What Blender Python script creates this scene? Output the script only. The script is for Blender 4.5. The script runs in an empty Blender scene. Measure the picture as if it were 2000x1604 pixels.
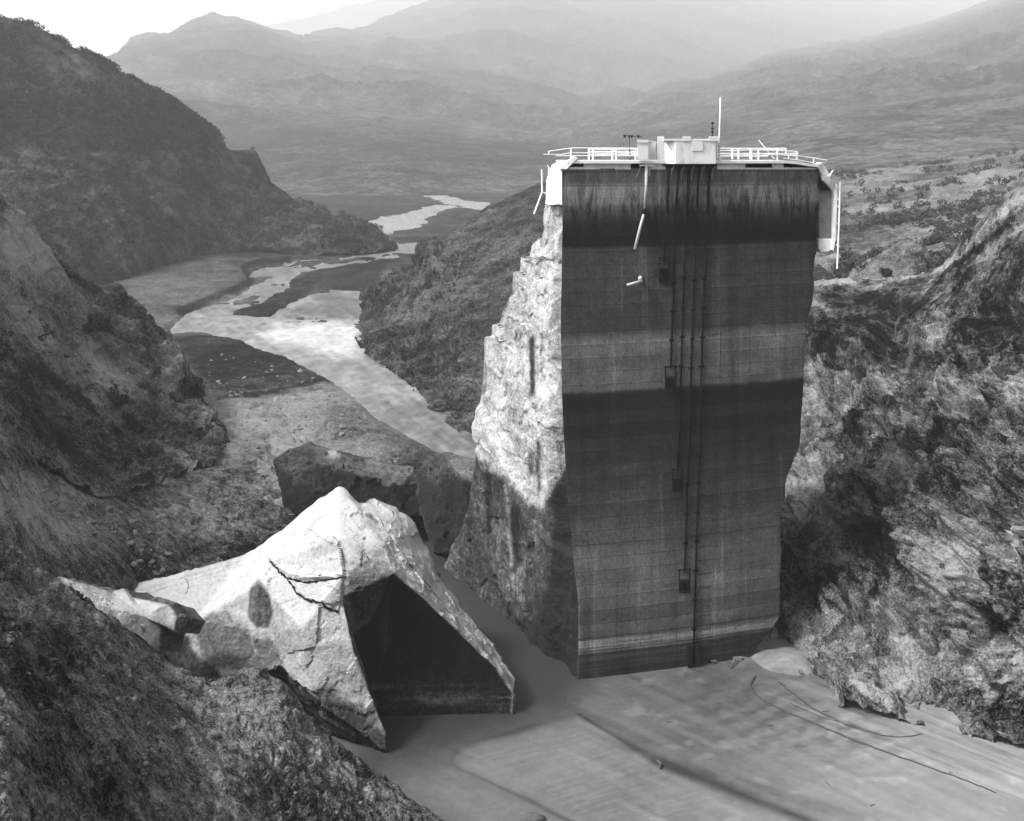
import bpy, bmesh, math, random
import numpy as np
from mathutils import Vector, Matrix
random.seed(7); rng = np.random.default_rng(7)
S = bpy.context.scene
C = S.collection

# ------------------------------------------------------------------ camera, light, exposure
F = 2200.0            # focal length in photograph pixels (2000 wide)
HOR = 290.0           # horizon row
H = 60.5              # camera height above the water
cam = bpy.data.objects.new('camera', bpy.data.cameras.new('camera')); C.objects.link(cam)
cam.data.sensor_width = 36; cam.data.lens = F/2000*36
cam.data.shift_y = (HOR-802)/2000
cam.location = (0, 0, H); cam.rotation_euler = (math.radians(90), 0, 0)
cam.data.clip_start = 0.5; cam.data.clip_end = 80000
S.camera = cam
SUN_EL, SUN_AZ = 50.0, -118.0          # azimuth measured from +Y towards +X
SUN_STRENGTH, SKY_STRENGTH, EXPOSURE = 2.4, 0.125, 1.45
HAZE = 0.00012
w = bpy.data.worlds.new('World'); S.world = w; w.use_nodes = True
nt = w.node_tree
for n in list(nt.nodes): nt.nodes.remove(n)
sky = nt.nodes.new('ShaderNodeTexSky'); sky.sky_type = 'NISHITA'; sky.sun_disc = False
sky.sun_elevation = math.radians(SUN_EL); sky.sun_rotation = math.radians(SUN_AZ)
sky.air_density = 1.0; sky.dust_density = 6.0; sky.ozone_density = 1.0
bw = nt.nodes.new('ShaderNodeRGBToBW'); bg = nt.nodes.new('ShaderNodeBackground'); wo = nt.nodes.new('ShaderNodeOutputWorld')
nt.links.new(sky.outputs[0], bw.inputs[0]); nt.links.new(bw.outputs[0], bg.inputs[0]); nt.links.new(bg.outputs[0], wo.inputs[0])
bg.inputs[1].default_value = SKY_STRENGTH
sun = bpy.data.objects.new('sun', bpy.data.lights.new('sun', 'SUN')); C.objects.link(sun)
sun.data.energy = SUN_STRENGTH; sun.data.angle = math.radians(10); sun.data.color = (1, 1, 1)
az, el = math.radians(SUN_AZ), math.radians(SUN_EL)
sd = Vector((math.sin(az)*math.cos(el), math.cos(az)*math.cos(el), math.sin(el)))
sun.rotation_euler = sd.to_track_quat('Z', 'Y').to_euler(); sun.location = sd*400
S.view_settings.view_transform = 'Standard'; S.view_settings.look = 'None'
S.view_settings.exposure = EXPOSURE; S.view_settings.gamma = 1; S.view_settings.use_curve_mapping = False
S.cycles.max_bounces = 5; S.cycles.diffuse_bounces = 3; S.cycles.glossy_bounces = 2; S.cycles.volume_bounces = 1
S.cycles.use_denoising = True

# ------------------------------------------------------------------ helpers
def P(px, py, D):     # a point that stands D metres away and is seen at pixel px,py
    return np.array([(px-1000)/F*D, D, H-(py-HOR)/F*D])
def PW(px, py, z=0.0):    # the point at height z seen at px,py
    return P(px, py, (H-z)*F/(py-HOR))
def project(X):
    return 1000+X[..., 0]/X[..., 1]*F, HOR+(H-X[..., 2])/X[..., 1]*F

def _h(i, j, k, s):
    n = (i*374761393 + j*668265263 + k*2147483647 + s*1274126177) & 0xffffffff
    n = ((n ^ (n >> 13)) * 1274126177) & 0xffffffff
    return ((n ^ (n >> 16)) & 0xffff)/32767.5-1
def vnoise(X, s=0):
    X = np.asarray(X, dtype=float); i = np.floor(X).astype(np.int64); f = X-i; f = f*f*f*(f*(f*6-15)+10)
    r = 0
    for a in (0, 1):
        for b in (0, 1):
            for c in (0, 1):
                wgt = (f[..., 0] if a else 1-f[..., 0])*(f[..., 1] if b else 1-f[..., 1])*(f[..., 2] if c else 1-f[..., 2])
                r = r + wgt*_h(i[..., 0]+a, i[..., 1]+b, i[..., 2]+c, s)
    return r
def fbm(X, scale, octv=5, s=0, gain=.5, ridged=False):
    X = np.asarray(X)/scale; a = 1.0; r = 0; t = 0
    for o in range(octv):
        n = vnoise(X+17.3*o, s+o)
        if ridged: n = 1-2*np.abs(n)
        r = r+a*n; t += a; a *= gain; X = X*2.03
    return r/t
def facet(X, scale, s=0, tilt=.9):      # planar broken facets: returns height and a value per facet
    X = np.asarray(X)/scale; I = np.floor(X).astype(np.int64); best = np.full(X.shape[:-1], 1e9); hh = np.zeros(X.shape[:-1]); cid = np.zeros(X.shape[:-1])
    for a in (-1, 0, 1):
        for b in (-1, 0, 1):
            for c in (-1, 0, 1):
                i, j, k = I[..., 0]+a, I[..., 1]+b, I[..., 2]+c
                dx = X[..., 0]-(i+.5+.45*_h(i, j, k, s)); dy = X[..., 1]-(j+.5+.45*_h(i, j, k, s+1)); dz = X[..., 2]-(k+.5+.45*_h(i, j, k, s+2))
                d = dx*dx+dy*dy+dz*dz; m = d < best
                h = .6*_h(i, j, k, s+3)+tilt*(dx*_h(i, j, k, s+4)+dy*_h(i, j, k, s+5)+dz*_h(i, j, k, s+6))
                best = np.where(m, d, best); hh = np.where(m, h, hh); cid = np.where(m, _h(i, j, k, s+7), cid)
    return hh, cid
def crev(X, scale, width, s=0, octv=4):      # narrow clefts along the zero lines of a noise
    return -np.exp(-(fbm(X, scale, octv, s, .55)/width)**2)
def sstep(a, b, x):
    t = np.clip((x-a)/(b-a), 0, 1); return t*t*(3-2*t)
def sdf(px, py, poly):      # signed distance, negative inside
    p = np.stack([px, py], -1); d = np.full(px.shape, 1e18); ins = np.zeros(px.shape, bool)
    n = len(poly)
    for i in range(n):
        a = np.array(poly[i], float); b = np.array(poly[(i+1) % n], float); e = b-a; wv = p-a
        t = np.clip((wv@e)/max(e@e, 1e-9), 0, 1); q = wv-t[..., None]*e; d = np.minimum(d, (q**2).sum(-1))
        c = ((a[1] > py) != (b[1] > py))
        with np.errstate(divide='ignore', invalid='ignore'):
            xx = (b[0]-a[0])*(py-a[1])/(b[1]-a[1]+1e-12)+a[0]
        ins ^= c & (px < xx)
    return np.where(ins, -1, 1)*np.sqrt(d)
def blobs(px, py, lst):
    t = 0
    for x, y, rx, ry, a in lst: t = t+a*np.exp(-((px-x)/rx)**2-((py-y)/ry)**2)
    return t
def dline(px, py, line):
    d = np.full(px.shape, 1e18); p = np.stack([px, py], -1)
    for a, b in zip(line[:-1], line[1:]):
        a = np.array(a, float); b = np.array(b, float); e = b-a; wv = p-a
        t = np.clip((wv@e)/max(e@e, 1e-9), 0, 1); q = wv-t[..., None]*e; d = np.minimum(d, (q**2).sum(-1))
    return np.sqrt(d)

def resample(row, n):
    R = np.array([P(*p) for p in row]); sp = np.array([[p[0], p[1]] for p in row], float)
    L = np.concatenate([[0], np.cumsum(np.hypot(*np.diff(sp, axis=0).T))]); t = np.linspace(0, L[-1], n)
    return catmull(L, R, t)
def catmull(L, R, t, k=.5):
    i = np.clip(np.searchsorted(L, t, side='right')-1, 0, len(L)-2)
    m = np.zeros_like(R); m[1:-1] = (R[2:]-R[:-2])/(L[2:]-L[:-2])[(...,)+(None,)*(R.ndim-1)]
    m[0] = (R[1]-R[0])/(L[1]-L[0]); m[-1] = (R[-1]-R[-2])/(L[-1]-L[-2])
    m *= k*1.2
    h = (L[i+1]-L[i]); u = (t-L[i])/h
    ex = (...,)+(None,)*(R.ndim-1); u = u[ex]; h = h[ex]
    return ((2*u**3-3*u**2+1)*R[i]+(u**3-2*u**2+u)*h*m[i]+(-2*u**3+3*u**2)*R[i+1]+(u**3-u**2)*h*m[i+1])

def mesh_np(name, V, Fq, mat=None, tone=None, smooth=True, parent=None, mats=None, midx=None):
    me = bpy.data.meshes.new(name); V = np.asarray(V, np.float32).reshape(-1, 3); Fq = np.asarray(Fq, np.int32); k = Fq.shape[1]
    me.vertices.add(len(V)); me.vertices.foreach_set('co', V.ravel())
    me.loops.add(Fq.size); me.loops.foreach_set('vertex_index', Fq.ravel())
    me.polygons.add(len(Fq)); me.polygons.foreach_set('loop_start', np.arange(0, Fq.size, k, dtype=np.int32))
    me.polygons.foreach_set('loop_total', np.full(len(Fq), k, np.int32))
    me.polygons.foreach_set('use_smooth', np.full(len(Fq), smooth, bool))
    for m in (mats or [mat]):
        if m: me.materials.append(m)
    if midx is not None: me.polygons.foreach_set('material_index', np.asarray(midx, np.int32))
    if tone is not None:
        at = me.attributes.new('tone', 'FLOAT', 'POINT'); at.data.foreach_set('value', np.asarray(tone, np.float32).ravel())
    me.update(calc_edges=True); me.validate()
    o = bpy.data.objects.new(name, me); C.objects.link(o)
    if parent: o.parent = parent
    return o
def grid_faces(nv, nu):
    i = np.arange(nv-1)[:, None]*nu+np.arange(nu-1)[None]
    return np.stack([i, i+1, i+nu+1, i+nu], -1).reshape(-1, 4)

def tag(o, label=None, cat=None, group=None, kind=None):
    if label: o['label'] = label
    if cat: o['category'] = cat
    if group: o['group'] = group
    if kind: o['kind'] = kind
    return o
def thing(name, label, cat, loc=(0, 0, 0), group=None):
    o = bpy.data.objects.new(name, None); C.objects.link(o); o.location = loc; o.empty_display_size = .5
    return tag(o, label, cat, group)
def adopt(o, par):      # parent o to par keeping its place
    bpy.context.view_layer.update()
    o.parent = par; o.matrix_parent_inverse = Matrix.Translation(par.location).inverted(); return o

SH = {}
def sheet(name, rows, nu, nv, mat, disp=None, tone=None, drop_first=None, drop_last=None, seed=0):
    G = np.array([resample(r, nu) for r in rows])
    if drop_first is not None: G = np.concatenate([(G[0]+np.array(drop_first))[None], G])
    if drop_last is not None: G = np.concatenate([G, (G[-1]+np.array(drop_last))[None]])
    # row spacing by screen distance so that the grid is even in the picture
    px, py = project(G); d = np.hypot(np.diff(px, axis=0), np.diff(py, axis=0)).mean(1)+3
    L = np.concatenate([[0], np.cumsum(d)])
    V = catmull(L, G, np.linspace(0, L[-1], nv))
    du = np.gradient(V, axis=1); dv = np.gradient(V, axis=0); N = np.cross(du, dv)
    N /= np.linalg.norm(N, axis=-1, keepdims=True)+1e-9
    if N[..., 2].mean() < 0: N = -N; flip = True
    else: flip = False
    px, py = project(V)
    if disp is not None: V = V+N*disp(V, px, py)[..., None]
    t = tone(V, px, py) if tone is not None else np.full(V.shape[:2], .5)
    Fq = grid_faces(nv, nu)
    if flip: Fq = Fq[:, ::-1]
    o = mesh_np(name, V, Fq, mat, t); tag(o, kind='structure')
    SH[name+str(seed)] = (V, N, px, py)
    return o
def locate(key, x, y):
    V, N, px, py = SH[key]; q, r = project(V)
    d = (q-x)**2+(r-y)**2; k = np.unravel_index(np.argmin(d+np.where(d > 400, 1e6, 0)+V[..., 1]*.5), d.shape)
    return V[k], (None if N is None else N[k])

# ------------------------------------------------------------------ materials
def newmat(name):
    m = bpy.data.materials.new(name); m.use_nodes = True; nt = m.node_tree
    for n in list(nt.nodes): nt.nodes.remove(n)
    out = nt.nodes.new('ShaderNodeOutputMaterial'); b = nt.nodes.new('ShaderNodeBsdfPrincipled')
    nt.links.new(b.outputs[0], out.inputs[0]); b.inputs['Roughness'].default_value = .9
    b.inputs['Specular IOR Level'].default_value = .15
    return m, nt, b
def node(nt, t, **kw):
    n = nt.nodes.new(t)
    for k, v in kw.items():
        if k in n.inputs: n.inputs[k].default_value = v
        else: setattr(n, k, v)
    return n
def math_(nt, op, a, b=None, clamp=False):
    n = nt.nodes.new('ShaderNodeMath'); n.operation = op; n.use_clamp = clamp
    for i, v in enumerate((a, b)):
        if v is None: continue
        if hasattr(v, 'links'): nt.links.new(v, n.inputs[i])
        else: n.inputs[i].default_value = v
    return n.outputs[0]
def noise_(nt, scale, detail=6, rough=.6, vec=None, sc=None, dist=0):
    n = node(nt, 'ShaderNodeTexNoise', Scale=scale, Detail=detail, Roughness=rough, Distortion=dist)
    if vec is None:
        g = nt.nodes.new('ShaderNodeTexCoord'); vec = g.outputs['Object']
    if sc:
        mp = nt.nodes.new('ShaderNodeMapping'); mp.inputs['Scale'].default_value = sc; nt.links.new(vec, mp.inputs[0]); vec = mp.outputs[0]
    nt.links.new(vec, n.inputs['Vector']); return n.outputs['Fac']
def ramp_(nt, fac, stops, interp='LINEAR'):
    r = nt.nodes.new('ShaderNodeValToRGB'); r.color_ramp.interpolation = interp; e = r.color_ramp.elements
    while len(e) > 1: e.remove(e[-1])
    e[0].position = stops[0][0]; v = stops[0][1]; e[0].color = (v, v, v, 1)
    for p, v in stops[1:]:
        x = e.new(p); x.color = (v, v, v, 1)
    nt.links.new(fac, r.inputs[0]); return r.outputs[0]

def terrain_mat(name, lo, hi, scales=((.5, .5), (3, .5)), bump=.4, bs=2.0, bd=.4, contrast=1.6, rough=.95, aniso=None, pix=.06):
    det = lambda sc: max(0.0, min(7.0, math.log2(1/(sc*pix))))
    m, nt, b = newmat(name)
    at = nt.nodes.new('ShaderNodeAttribute'); at.attribute_name = 'tone'
    acc = at.outputs['Fac']
    for sc, am in scales:
        n = noise_(nt, sc, det(sc), .65, sc=aniso)
        acc = math_(nt, 'ADD', acc, math_(nt, 'MULTIPLY', math_(nt, 'SUBTRACT', n, .5), am*contrast))
    acc = math_(nt, 'MAXIMUM', math_(nt, 'MINIMUM', acc, 1.0), 0.0)
    mr = math_(nt, 'ADD', math_(nt, 'MULTIPLY', math_(nt, 'POWER', acc, 1.5), hi-lo), lo)
    nt.links.new(mr, b.inputs['Base Color'])
    bn = noise_(nt, bs, det(bs), .7, sc=aniso); bp = node(nt, 'ShaderNodeBump', Strength=bump, Distance=bd)
    nt.links.new(bn, bp.inputs['Height']); nt.links.new(bp.outputs[0], b.inputs['Normal'])
    b.inputs['Roughness'].default_value = rough; b.inputs['Specular IOR Level'].default_value = .05
    return m

M = {}
M['hill'] = terrain_mat('hill_scrub', .004, .10, ((.008, .5), (.04, .9), (.13, 1.1)), .9, .1, 6, pix=2.0)
M['slope'] = terrain_mat('slope_soil', .002, .19, ((.15, .5), (1.2, .7), (5, .9)), .9, 3.0, .3)
M['farslope'] = terrain_mat('far_slope', .002, .075, ((.03, .5), (.2, .8), (.9, .9)), .9, .4, 2.5, pix=.3)
M['pale'] = terrain_mat('pale_slope', .006, .17, ((.04, .6), (.25, .9), (1.2, .9)), .9, .6, 1.5, pix=.2)
M['rock'] = terrain_mat('rock', .002, .19, ((.2, .5), (.9, .7), (4, .9)), 1.0, 2.2, .45)
M['floor'] = terrain_mat('gravel', .004, .15, ((.08, .3), (.7, .7), (3, .7)), .9, 1.5, .5)
M['scrub'] = terrain_mat('scrub_leaves', .012, .05, ((1.5, .8),), .2, 3, .2)
M['bush'] = terrain_mat('bush_leaves', .008, .03, ((4, .8),), .2, 3, .2)
def simple(name, v, rough=.8, ns=3.0, amt=.3, bump=.15, metal=0, sc=None):
    m, nt, b = newmat(name)
    n = noise_(nt, ns, 6, .65, sc=sc)
    c = ramp_(nt, n, [(.25, v*(1-amt)), (.75, min(1, v*(1+amt)))])
    nt.links.new(c, b.inputs['Base Color']); b.inputs['Roughness'].default_value = rough
    bp = node(nt, 'ShaderNodeBump', Strength=bump, Distance=.05); n2 = noise_(nt, ns*5, 5, .6); nt.links.new(n2, bp.inputs['Height']); nt.links.new(bp.outputs[0], b.inputs['Normal'])
    b.inputs['Metallic'].default_value = metal
    return m
M['white'] = simple('white_paint', .62, .7, 2, .1, .1)
M['cream'] = simple('pale_concrete', .55, .85, 1.2, .3, .2, sc=(1, 1, .4))
M['iron'] = simple('black_shade', .0035, .9, 4, .4, .1)
M['wood'] = simple('weathered_wood', .3, .85, 3, .3, .2)
M['darkwood'] = simple('dark_pole_wood', .06, .85, 3, .3, .2)
M['crack'] = simple('crack_dark', .008, 1, 3, .2, 0)
M['line'] = simple('wet_line', .035, .8, 3, .3, .1)
M['stone'] = simple('loose_stone', .11, .9, 1.5, .4, .4)
M['graycon'] = simple('grey_concrete', .2, .9, 1, .4, .3)

# ------------------------------------------------------------------ valley floor, water
RIVER = [(700,440),(745,427),(785,418),(852,402),(900,400),(870,410),(825,428),(835,436),(770,452),(752,464),(780,480),(830,478),(834,492),(740,503),(677,514),(591,530),(562,545),(564,566),(506,586),(455,606),(443,622),(530,625),(540,610),(582,592),(640,568),(700,572),(740,584),(715,629),(700,656),(712,690),(767,728),(803,755),(830,791),(866,822),(929,863),(990,920),(990,1010),(945,1010),(942,897),(857,878),(785,838),(740,811),(695,770),(650,738),(596,711),(551,688),(497,679),(470,660),(440,655),(380,646),(335,648),(357,624),(380,611),(452,588),(492,566),(490,543),(497,530),(560,516),(632,505),(740,490),(768,482),(748,466),(740,452)]
RIVER2 = [(825,382),(875,385),(975,402),(1080,425),(1080,440),(955,412),(870,397)]
POND = [(470,1340),(640,1260),(690,1180),(820,1000),(860,985),(1100,985),(1500,1000),(1640,1180),(1700,1250),(2600,1450),(3600,1700),(3600,6000),(-1000,6000)]
def floor_h(X, px, py):
    d = np.minimum(np.minimum(sdf(px, py, RIVER), sdf(px, py, RIVER2)), sdf(px, py, POND))
    d = d+6*fbm(X, 20, 5, 511)*sstep(180, 260, X[..., 1])+2*fbm(X, 4, 4, 512)
    d = np.maximum(d, np.where((py < 630) & (py > 495), 30*(fbm(X*[.6, .35, 1], 7, 4, 517)-.16), -99))
    dm = d*(X[..., 1]/F)*1.8     # roughly metres
    h = np.where(dm < 0, np.maximum(dm*.25, -1.2), sstep(0, 5, dm)*.9+sstep(0, 40, dm)*.6)
    D = X[..., 1]
    left = sstep(560, 250, px)*sstep(560, 420, D)
    h = h+left*2.2*sstep(0, 30, dm)
    rgh = sstep(0, 6, dm)*(.35+1.0*sstep(320, 200, D)*sstep(0, 12, dm))
    h = h+rgh*(1.2*fbm(X, 6, 6, 3, .62)+.6*fbm(X, 22, 3, 8)+.7*crev(X, 9, .08, 513))
    return h
TERR = [(250,545),(330,515),(430,500),(455,512),(470,540),(440,575),(380,600),(330,640),(280,640)]
def floor_tone(X, px, py):
    t = .36+.25*fbm(X, 30, 4, 21)+.3*fbm(X, 5, 5, 22, .65)
    t = t-.35*sstep(1, -1, sdf(px, py, [(560,960),(700,930),(950,900),(990,1010),(900,1200),(640,1300),(560,1200)])/25)-.18*sstep(500, 700, X[..., 1])  # gap between block and dam: its shade painted into the ground tone
    t = t+.42*sstep(1, -1, sdf(px, py, [(400,800),(530,775),(690,750),(760,800),(860,870),(700,905),(560,1000),(400,1010),(330,960),(420,900),(430,850)])/25)
    t = t+.10*sstep(1, -1, sdf(px, py, TERR)/18)
    t = t-.30*sstep(1, -1, sdf(px, py, [(330,655),(480,665),(560,700),(660,740),(560,775),(420,790),(390,740)])/15)
    t = t-.30*sstep(1, -1, sdf(px, py, [(500,585),(560,550),(640,520),(760,500),(730,580),(620,565),(545,610),(520,625),(450,622)])/8)
    t = t-.25*sstep(1, -1, sdf(px, py, [(640,790),(720,800),(850,880),(760,890),(640,850)])/20)
    t = t-.35*sstep(9, 3, dline(px, py, [(350,612),(400,590),(460,568),(490,550),(475,525),(500,515),(560,510)]))
    t = t-.3*sstep(7, 2, dline(px, py, [(430,795),(520,775),(600,755),(660,742)]))
    return t
def floor():
    ds = np.concatenate([np.linspace(108, 420, 420), np.geomspace(421, 12000, 330)])
    us = np.concatenate([np.linspace(-1600, -50, 60), np.linspace(-45, 1150, 480), np.linspace(1155, 3600, 90)])
    X = np.zeros((len(ds), len(us), 3)); X[..., 0] = (us[None]-1000)/F*ds[:, None]; X[..., 1] = ds[:, None]
    px, py = project(X); h = floor_h(X, px, py); X[..., 2] = h-.15
    t = floor_tone(X, px, py)
    o = mesh_np('ground', X, grid_faces(len(ds), len(us)), M['floor'], t); tag(o, kind='structure')
    SH['ground'] = (X, None, px, py)
floor()

def water_mat(name, lo, hi, rough, bs, bump, aniso, scales, spec=.5, dist=.3):
    m = terrain_mat(name, lo, hi, scales, bump, bs, dist, 1.0, rough, aniso)
    m.node_tree.nodes['Principled BSDF'].inputs['Specular IOR Level'].default_value = spec
    return m
M['pond'] = water_mat('silty_water', .02, .26, .5, .6, .25, (1, 1, 1), ((.25, .12), (1.5, .1)), .25)
M['river'] = water_mat('river_water', .015, .36, .5, .5, .5, (1, .45, 1), ((.08, .15), (.5, .2)), .5, .4)

FILM1 = [(1128,1396),(1080,1412),(1010,1430),(940,1448),(898,1464),(886,1484),(900,1500),(960,1526),(1040,1562),(1120,1604),(1170,1640),(1650,1640),(1560,1600),(1460,1560),(1340,1512),(1290,1488),(1230,1455),(1180,1420)]
def pond():
    ys = np.concatenate([np.linspace(1010, 1260, 40), np.linspace(1261, 1700, 420), np.linspace(1720, 3200, 30)])
    xs = np.linspace(-200, 3200, 900)
    py, px = np.meshgrid(ys, xs, indexing='ij'); D = H*F/(py-HOR)
    X = np.stack([(px-1000)/F*D, D, 0*D], -1)
    t = .29+.07*fbm(X, 18, 4, 5)+.05*fbm(X, 3, 4, 6)
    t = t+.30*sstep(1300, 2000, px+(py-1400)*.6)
    # silt film with its dark rim
    d1 = sdf(px, py, FILM1)
    d1 = d1+4*fbm(X, 5, 4, 48)
    t = t+.11*sstep(6, -14, d1)-.085*(.4+1.2*sstep(-.2, .4, fbm(X, 7, 2, 50)))*np.exp(-((d1-3)/(5+3*fbm(X, 6, 2, 49)))**2)
    fx = fbm(np.stack([(px*.94-py*.25)/60, (px*.25+py*.94)/3.2, 0*px], -1), 1, 4, 44)
    t = t+.08*fx*sstep(0, -40, d1)
    # dark current seam along the right edge of the film
    ds = dline(px, py, [(1130,1395),(1190,1432),(1240,1462),(1290,1492),(1380,1525),(1470,1562),(1560,1600),(1640,1640)])
    t = t-.24*np.exp(-(ds/(3+10*sstep(1150, 1400, px)))**2)
    ds = dline(px, py, [(1300,1488),(1450,1530),(1600,1572),(1720,1610)]); t = t-.10*np.exp(-(ds/12)**2)
    # ripples standing in the right part, their light and dark painted in the tone
    rp = np.sin((px*.35+py*1.0)/6+3*fbm(X, 4, 3, 9)+px*.01)
    q = np.exp(-((px-1490)/170)**2-((py-1400-(px-1490)*.25)/75)**2)
    q2 = np.exp(-((px-1680)/150)**2-((py-1440-(px-1680)*.3)/50)**2)
    t = t+.06*q*rp+.13*(q+q2)*fbm(np.stack([(px+py*.3)/15, py/6, 0*px], -1), 1, 4, 66)+.05*q2*rp
    # streaks on the mud sheet on the right
    dr = sdf(px, py, [(1480,1330),(1600,1326),(1700,1350),(1860,1390),(2600,1450),(2600,1750),(2300,1700),(1950,1550),(1780,1490),(1600,1410),(1500,1370)])
    ang = np.stack([(px*.93+py*.37)/90, (-px*.37+py*.93)/5, 0*px], -1)
    t = t+.22*sstep(4, -10, dr)*fbm(ang, 1, 4, 71)+.05*sstep(4, -4, dr)
    fl = np.stack([(px*.9+py*.42)/130+.5*fbm(X, 14, 3, 73), (-px*.42+py*.9)/11, 0*px], -1); t = t+.10*fbm(fl, 1, 4, 74)*sstep(1000, 1250, px)+.04*fbm(fl, 1, 4, 75)
    t = t+blobs(px, py, [(880,1050,90,110,-.35)])  # extra dark patch: shade behind the block put into the water tone
    # mud mixing low left
    dl = sdf(px, py, [(770,1470),(800,1500),(870,1560),(960,1640),(1180,1640),(1080,1590),(960,1545),(890,1535),(820,1530)])
    t = t+.05*sstep(5, -10, dl)
    t = t-.33*sstep(70, -50, sdf(px, py, [(700,900),(1100,900),(1128,1330),(1060,1390),(900,1440),(740,1480)]))+.05*fbm(X, .5, 4, 514)+.12*sstep(.35, .6, fbm(X, 2.2, 3, 515))*sstep(1100, 1300, px)  # pool by block and dam: shade and dark reflection painted in
    X[..., 2] = .03*q*rp+.015*fbm(X, 1.2, 3, 7)
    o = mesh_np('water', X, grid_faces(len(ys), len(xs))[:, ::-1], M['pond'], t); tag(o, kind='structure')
pond()
def river():
    ds = np.concatenate([np.linspace(186, 700, 420), np.geomspace(702, 2200, 100)])
    us = np.linspace(200, 1150, 420)
    X = np.zeros((len(ds), len(us), 3)); X[..., 0] = (us[None]-1000)/F*ds[:, None]; X[..., 1] = ds[:, None]
    px, py = project(X)
    W1 = [(540,630),(620,626),(716,630),(702,660),(710,690),(660,700),(600,680),(540,672),(500,655)]
    t = .37+.12*fbm(X, 20, 4, 31)+.26*fbm(X*[1,.5,1], 2.0, 4, 36, .6)+.40*sstep(14, -14, sdf(px, py, W1)+9*fbm(X, 9, 4, 37))  # white rapids, with the sky's glare on the water painted into the tone
    t = t+.16*fbm(np.stack([(px*.8+py*.6)/40, (-px*.6+py*.8)/7, 0*px], -1), 1, 4, 35)
    t = t-.16*sstep(4, -4, sdf(px, py, [(570,604),(640,572),(720,585),(716,624),(560,624)]))
    t = t-.08*sstep(620, 580, py)+.2*sstep(600, 900, X[..., 1])-.12*sstep(700, 900, py)
    X[..., 2] = .12*fbm(X, 3, 3, 33)*sstep(700, 300, X[..., 1])+.01
    o = mesh_np('river', X, grid_faces(len(ds), len(us)), M['river'], t); tag(o, kind='structure')
river()

# ------------------------------------------------------------------ hills and slopes
def std_tone(base, a1, s1, a2, s2, sd):
    return lambda V, px, py: base+a1*fbm(V, s1, 4, sd)+a2*fbm(V, s2, 4, sd+9)

# far hills
def deep(row, k, k2=None): return [(x, y, D*(k if k2 is None else k+(k2-k)*float(np.clip((x-500)/1100, 0, 1)))) for x, y, D in row]
def far_disp(a, s, sd):
    return lambda V, px, py: a*sstep(-20, 260, V[..., 2])*(fbm(V*[1, 1, .3], s, 6, sd, .5, True))
sheet('hill', [
    *[deep(r, 2) for r in [[(-300,330,7000),(300,330,7000),(800,330,7200),(1200,300,9000)],
    [(-300,160,8200),(300,135,8200),(500,64,8500),(620,32,8600),(760,-4,9000),(1000,-60,9800),(1200,-120,11000)]]]],
    260, 70, M['hill'], far_disp(80, 900, 1), std_tone(.4, .3, 300, .2, 60, 3), drop_last=(0, 500, -800), seed=1)
sheet('hill', [
    [(-500,380,1500),(0,378,1480),(500,382,1420),(700,382,1430),(950,377,1500),(1200,372,1650),(1500,360,1750),(2000,360,1800),(2600,360,1800)],
    deep([(-500,300,2200),(0,330,2100),(300,325,2100),(520,325,2120),(750,305,2200),(950,310,2300),(1200,310,2400),(1500,290,2600),(2000,290,2800),(2600,290,2900)], .80),
    deep([(-500,240,3000),(0,240,3000),(300,200,3100),(500,190,3200),(700,185,3300),(950,180,3600),(1200,170,4000),(1500,150,4700),(2000,170,5500),(2600,200,5800)], 1.0, 1.6),
    deep([(-500,160,3900),(0,200,3900),(240,124,3950),(290,95,4000),(340,80,4050),(400,58,4100),(460,54,4200),(520,74,4350),(590,92,4500),(650,77,4700),(720,66,4900),(790,38,5200),(880,0,5700),(960,-50,6200),(1100,-100,7000),(1300,-120,8000),(1500,-80,8700),(1620,-60,9000),(1900,-20,9000),(2600,60,9000)], 1.6, 3.0)],
    620, 330, M['hill'], lambda V, px, py: 100*sstep(1750, 3200, V[..., 1])*fbm(V*[1, 1, .3], 700, 6, 2, .5, True), lambda V, px, py: .42+.4*fbm(V, 500, 5, 4)+.5*fbm(V, 70, 5, 14, .7), drop_last=(0, 400, -500), seed=2)
sheet('hill', [
    [(980,392,1250),(1100,390,1250),(1300,385,1180),(1500,380,1080),(1700,385,980),(2000,395,880),(2400,400,760)],
    deep([(1000,375,1350),(1100,350,1400),(1250,310,1450),(1400,290,1500),(1600,260,1500),(1800,240,1500),(2000,210,1550),(2400,150,1600)], 1.1),
    deep([(1020,362,1450),(1100,322,1560),(1160,262,1700),(1200,225,1780),(1250,194,1850),(1300,170,1900),(1380,158,2000),(1440,134,2120),(1500,112,2220),(1600,92,2400),(1700,76,2550),(1800,52,2700),(1900,18,2850),(2050,-40,3000),(2400,-160,3200)], 1.8, 4.0)],
    520, 280, M['hill'], far_disp(45, 420, 5), lambda V, px, py: .46+.4*fbm(V, 110, 5, 6)+.3*fbm(V, 18, 4, 16), drop_last=(0, 300, -200), seed=3)
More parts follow.
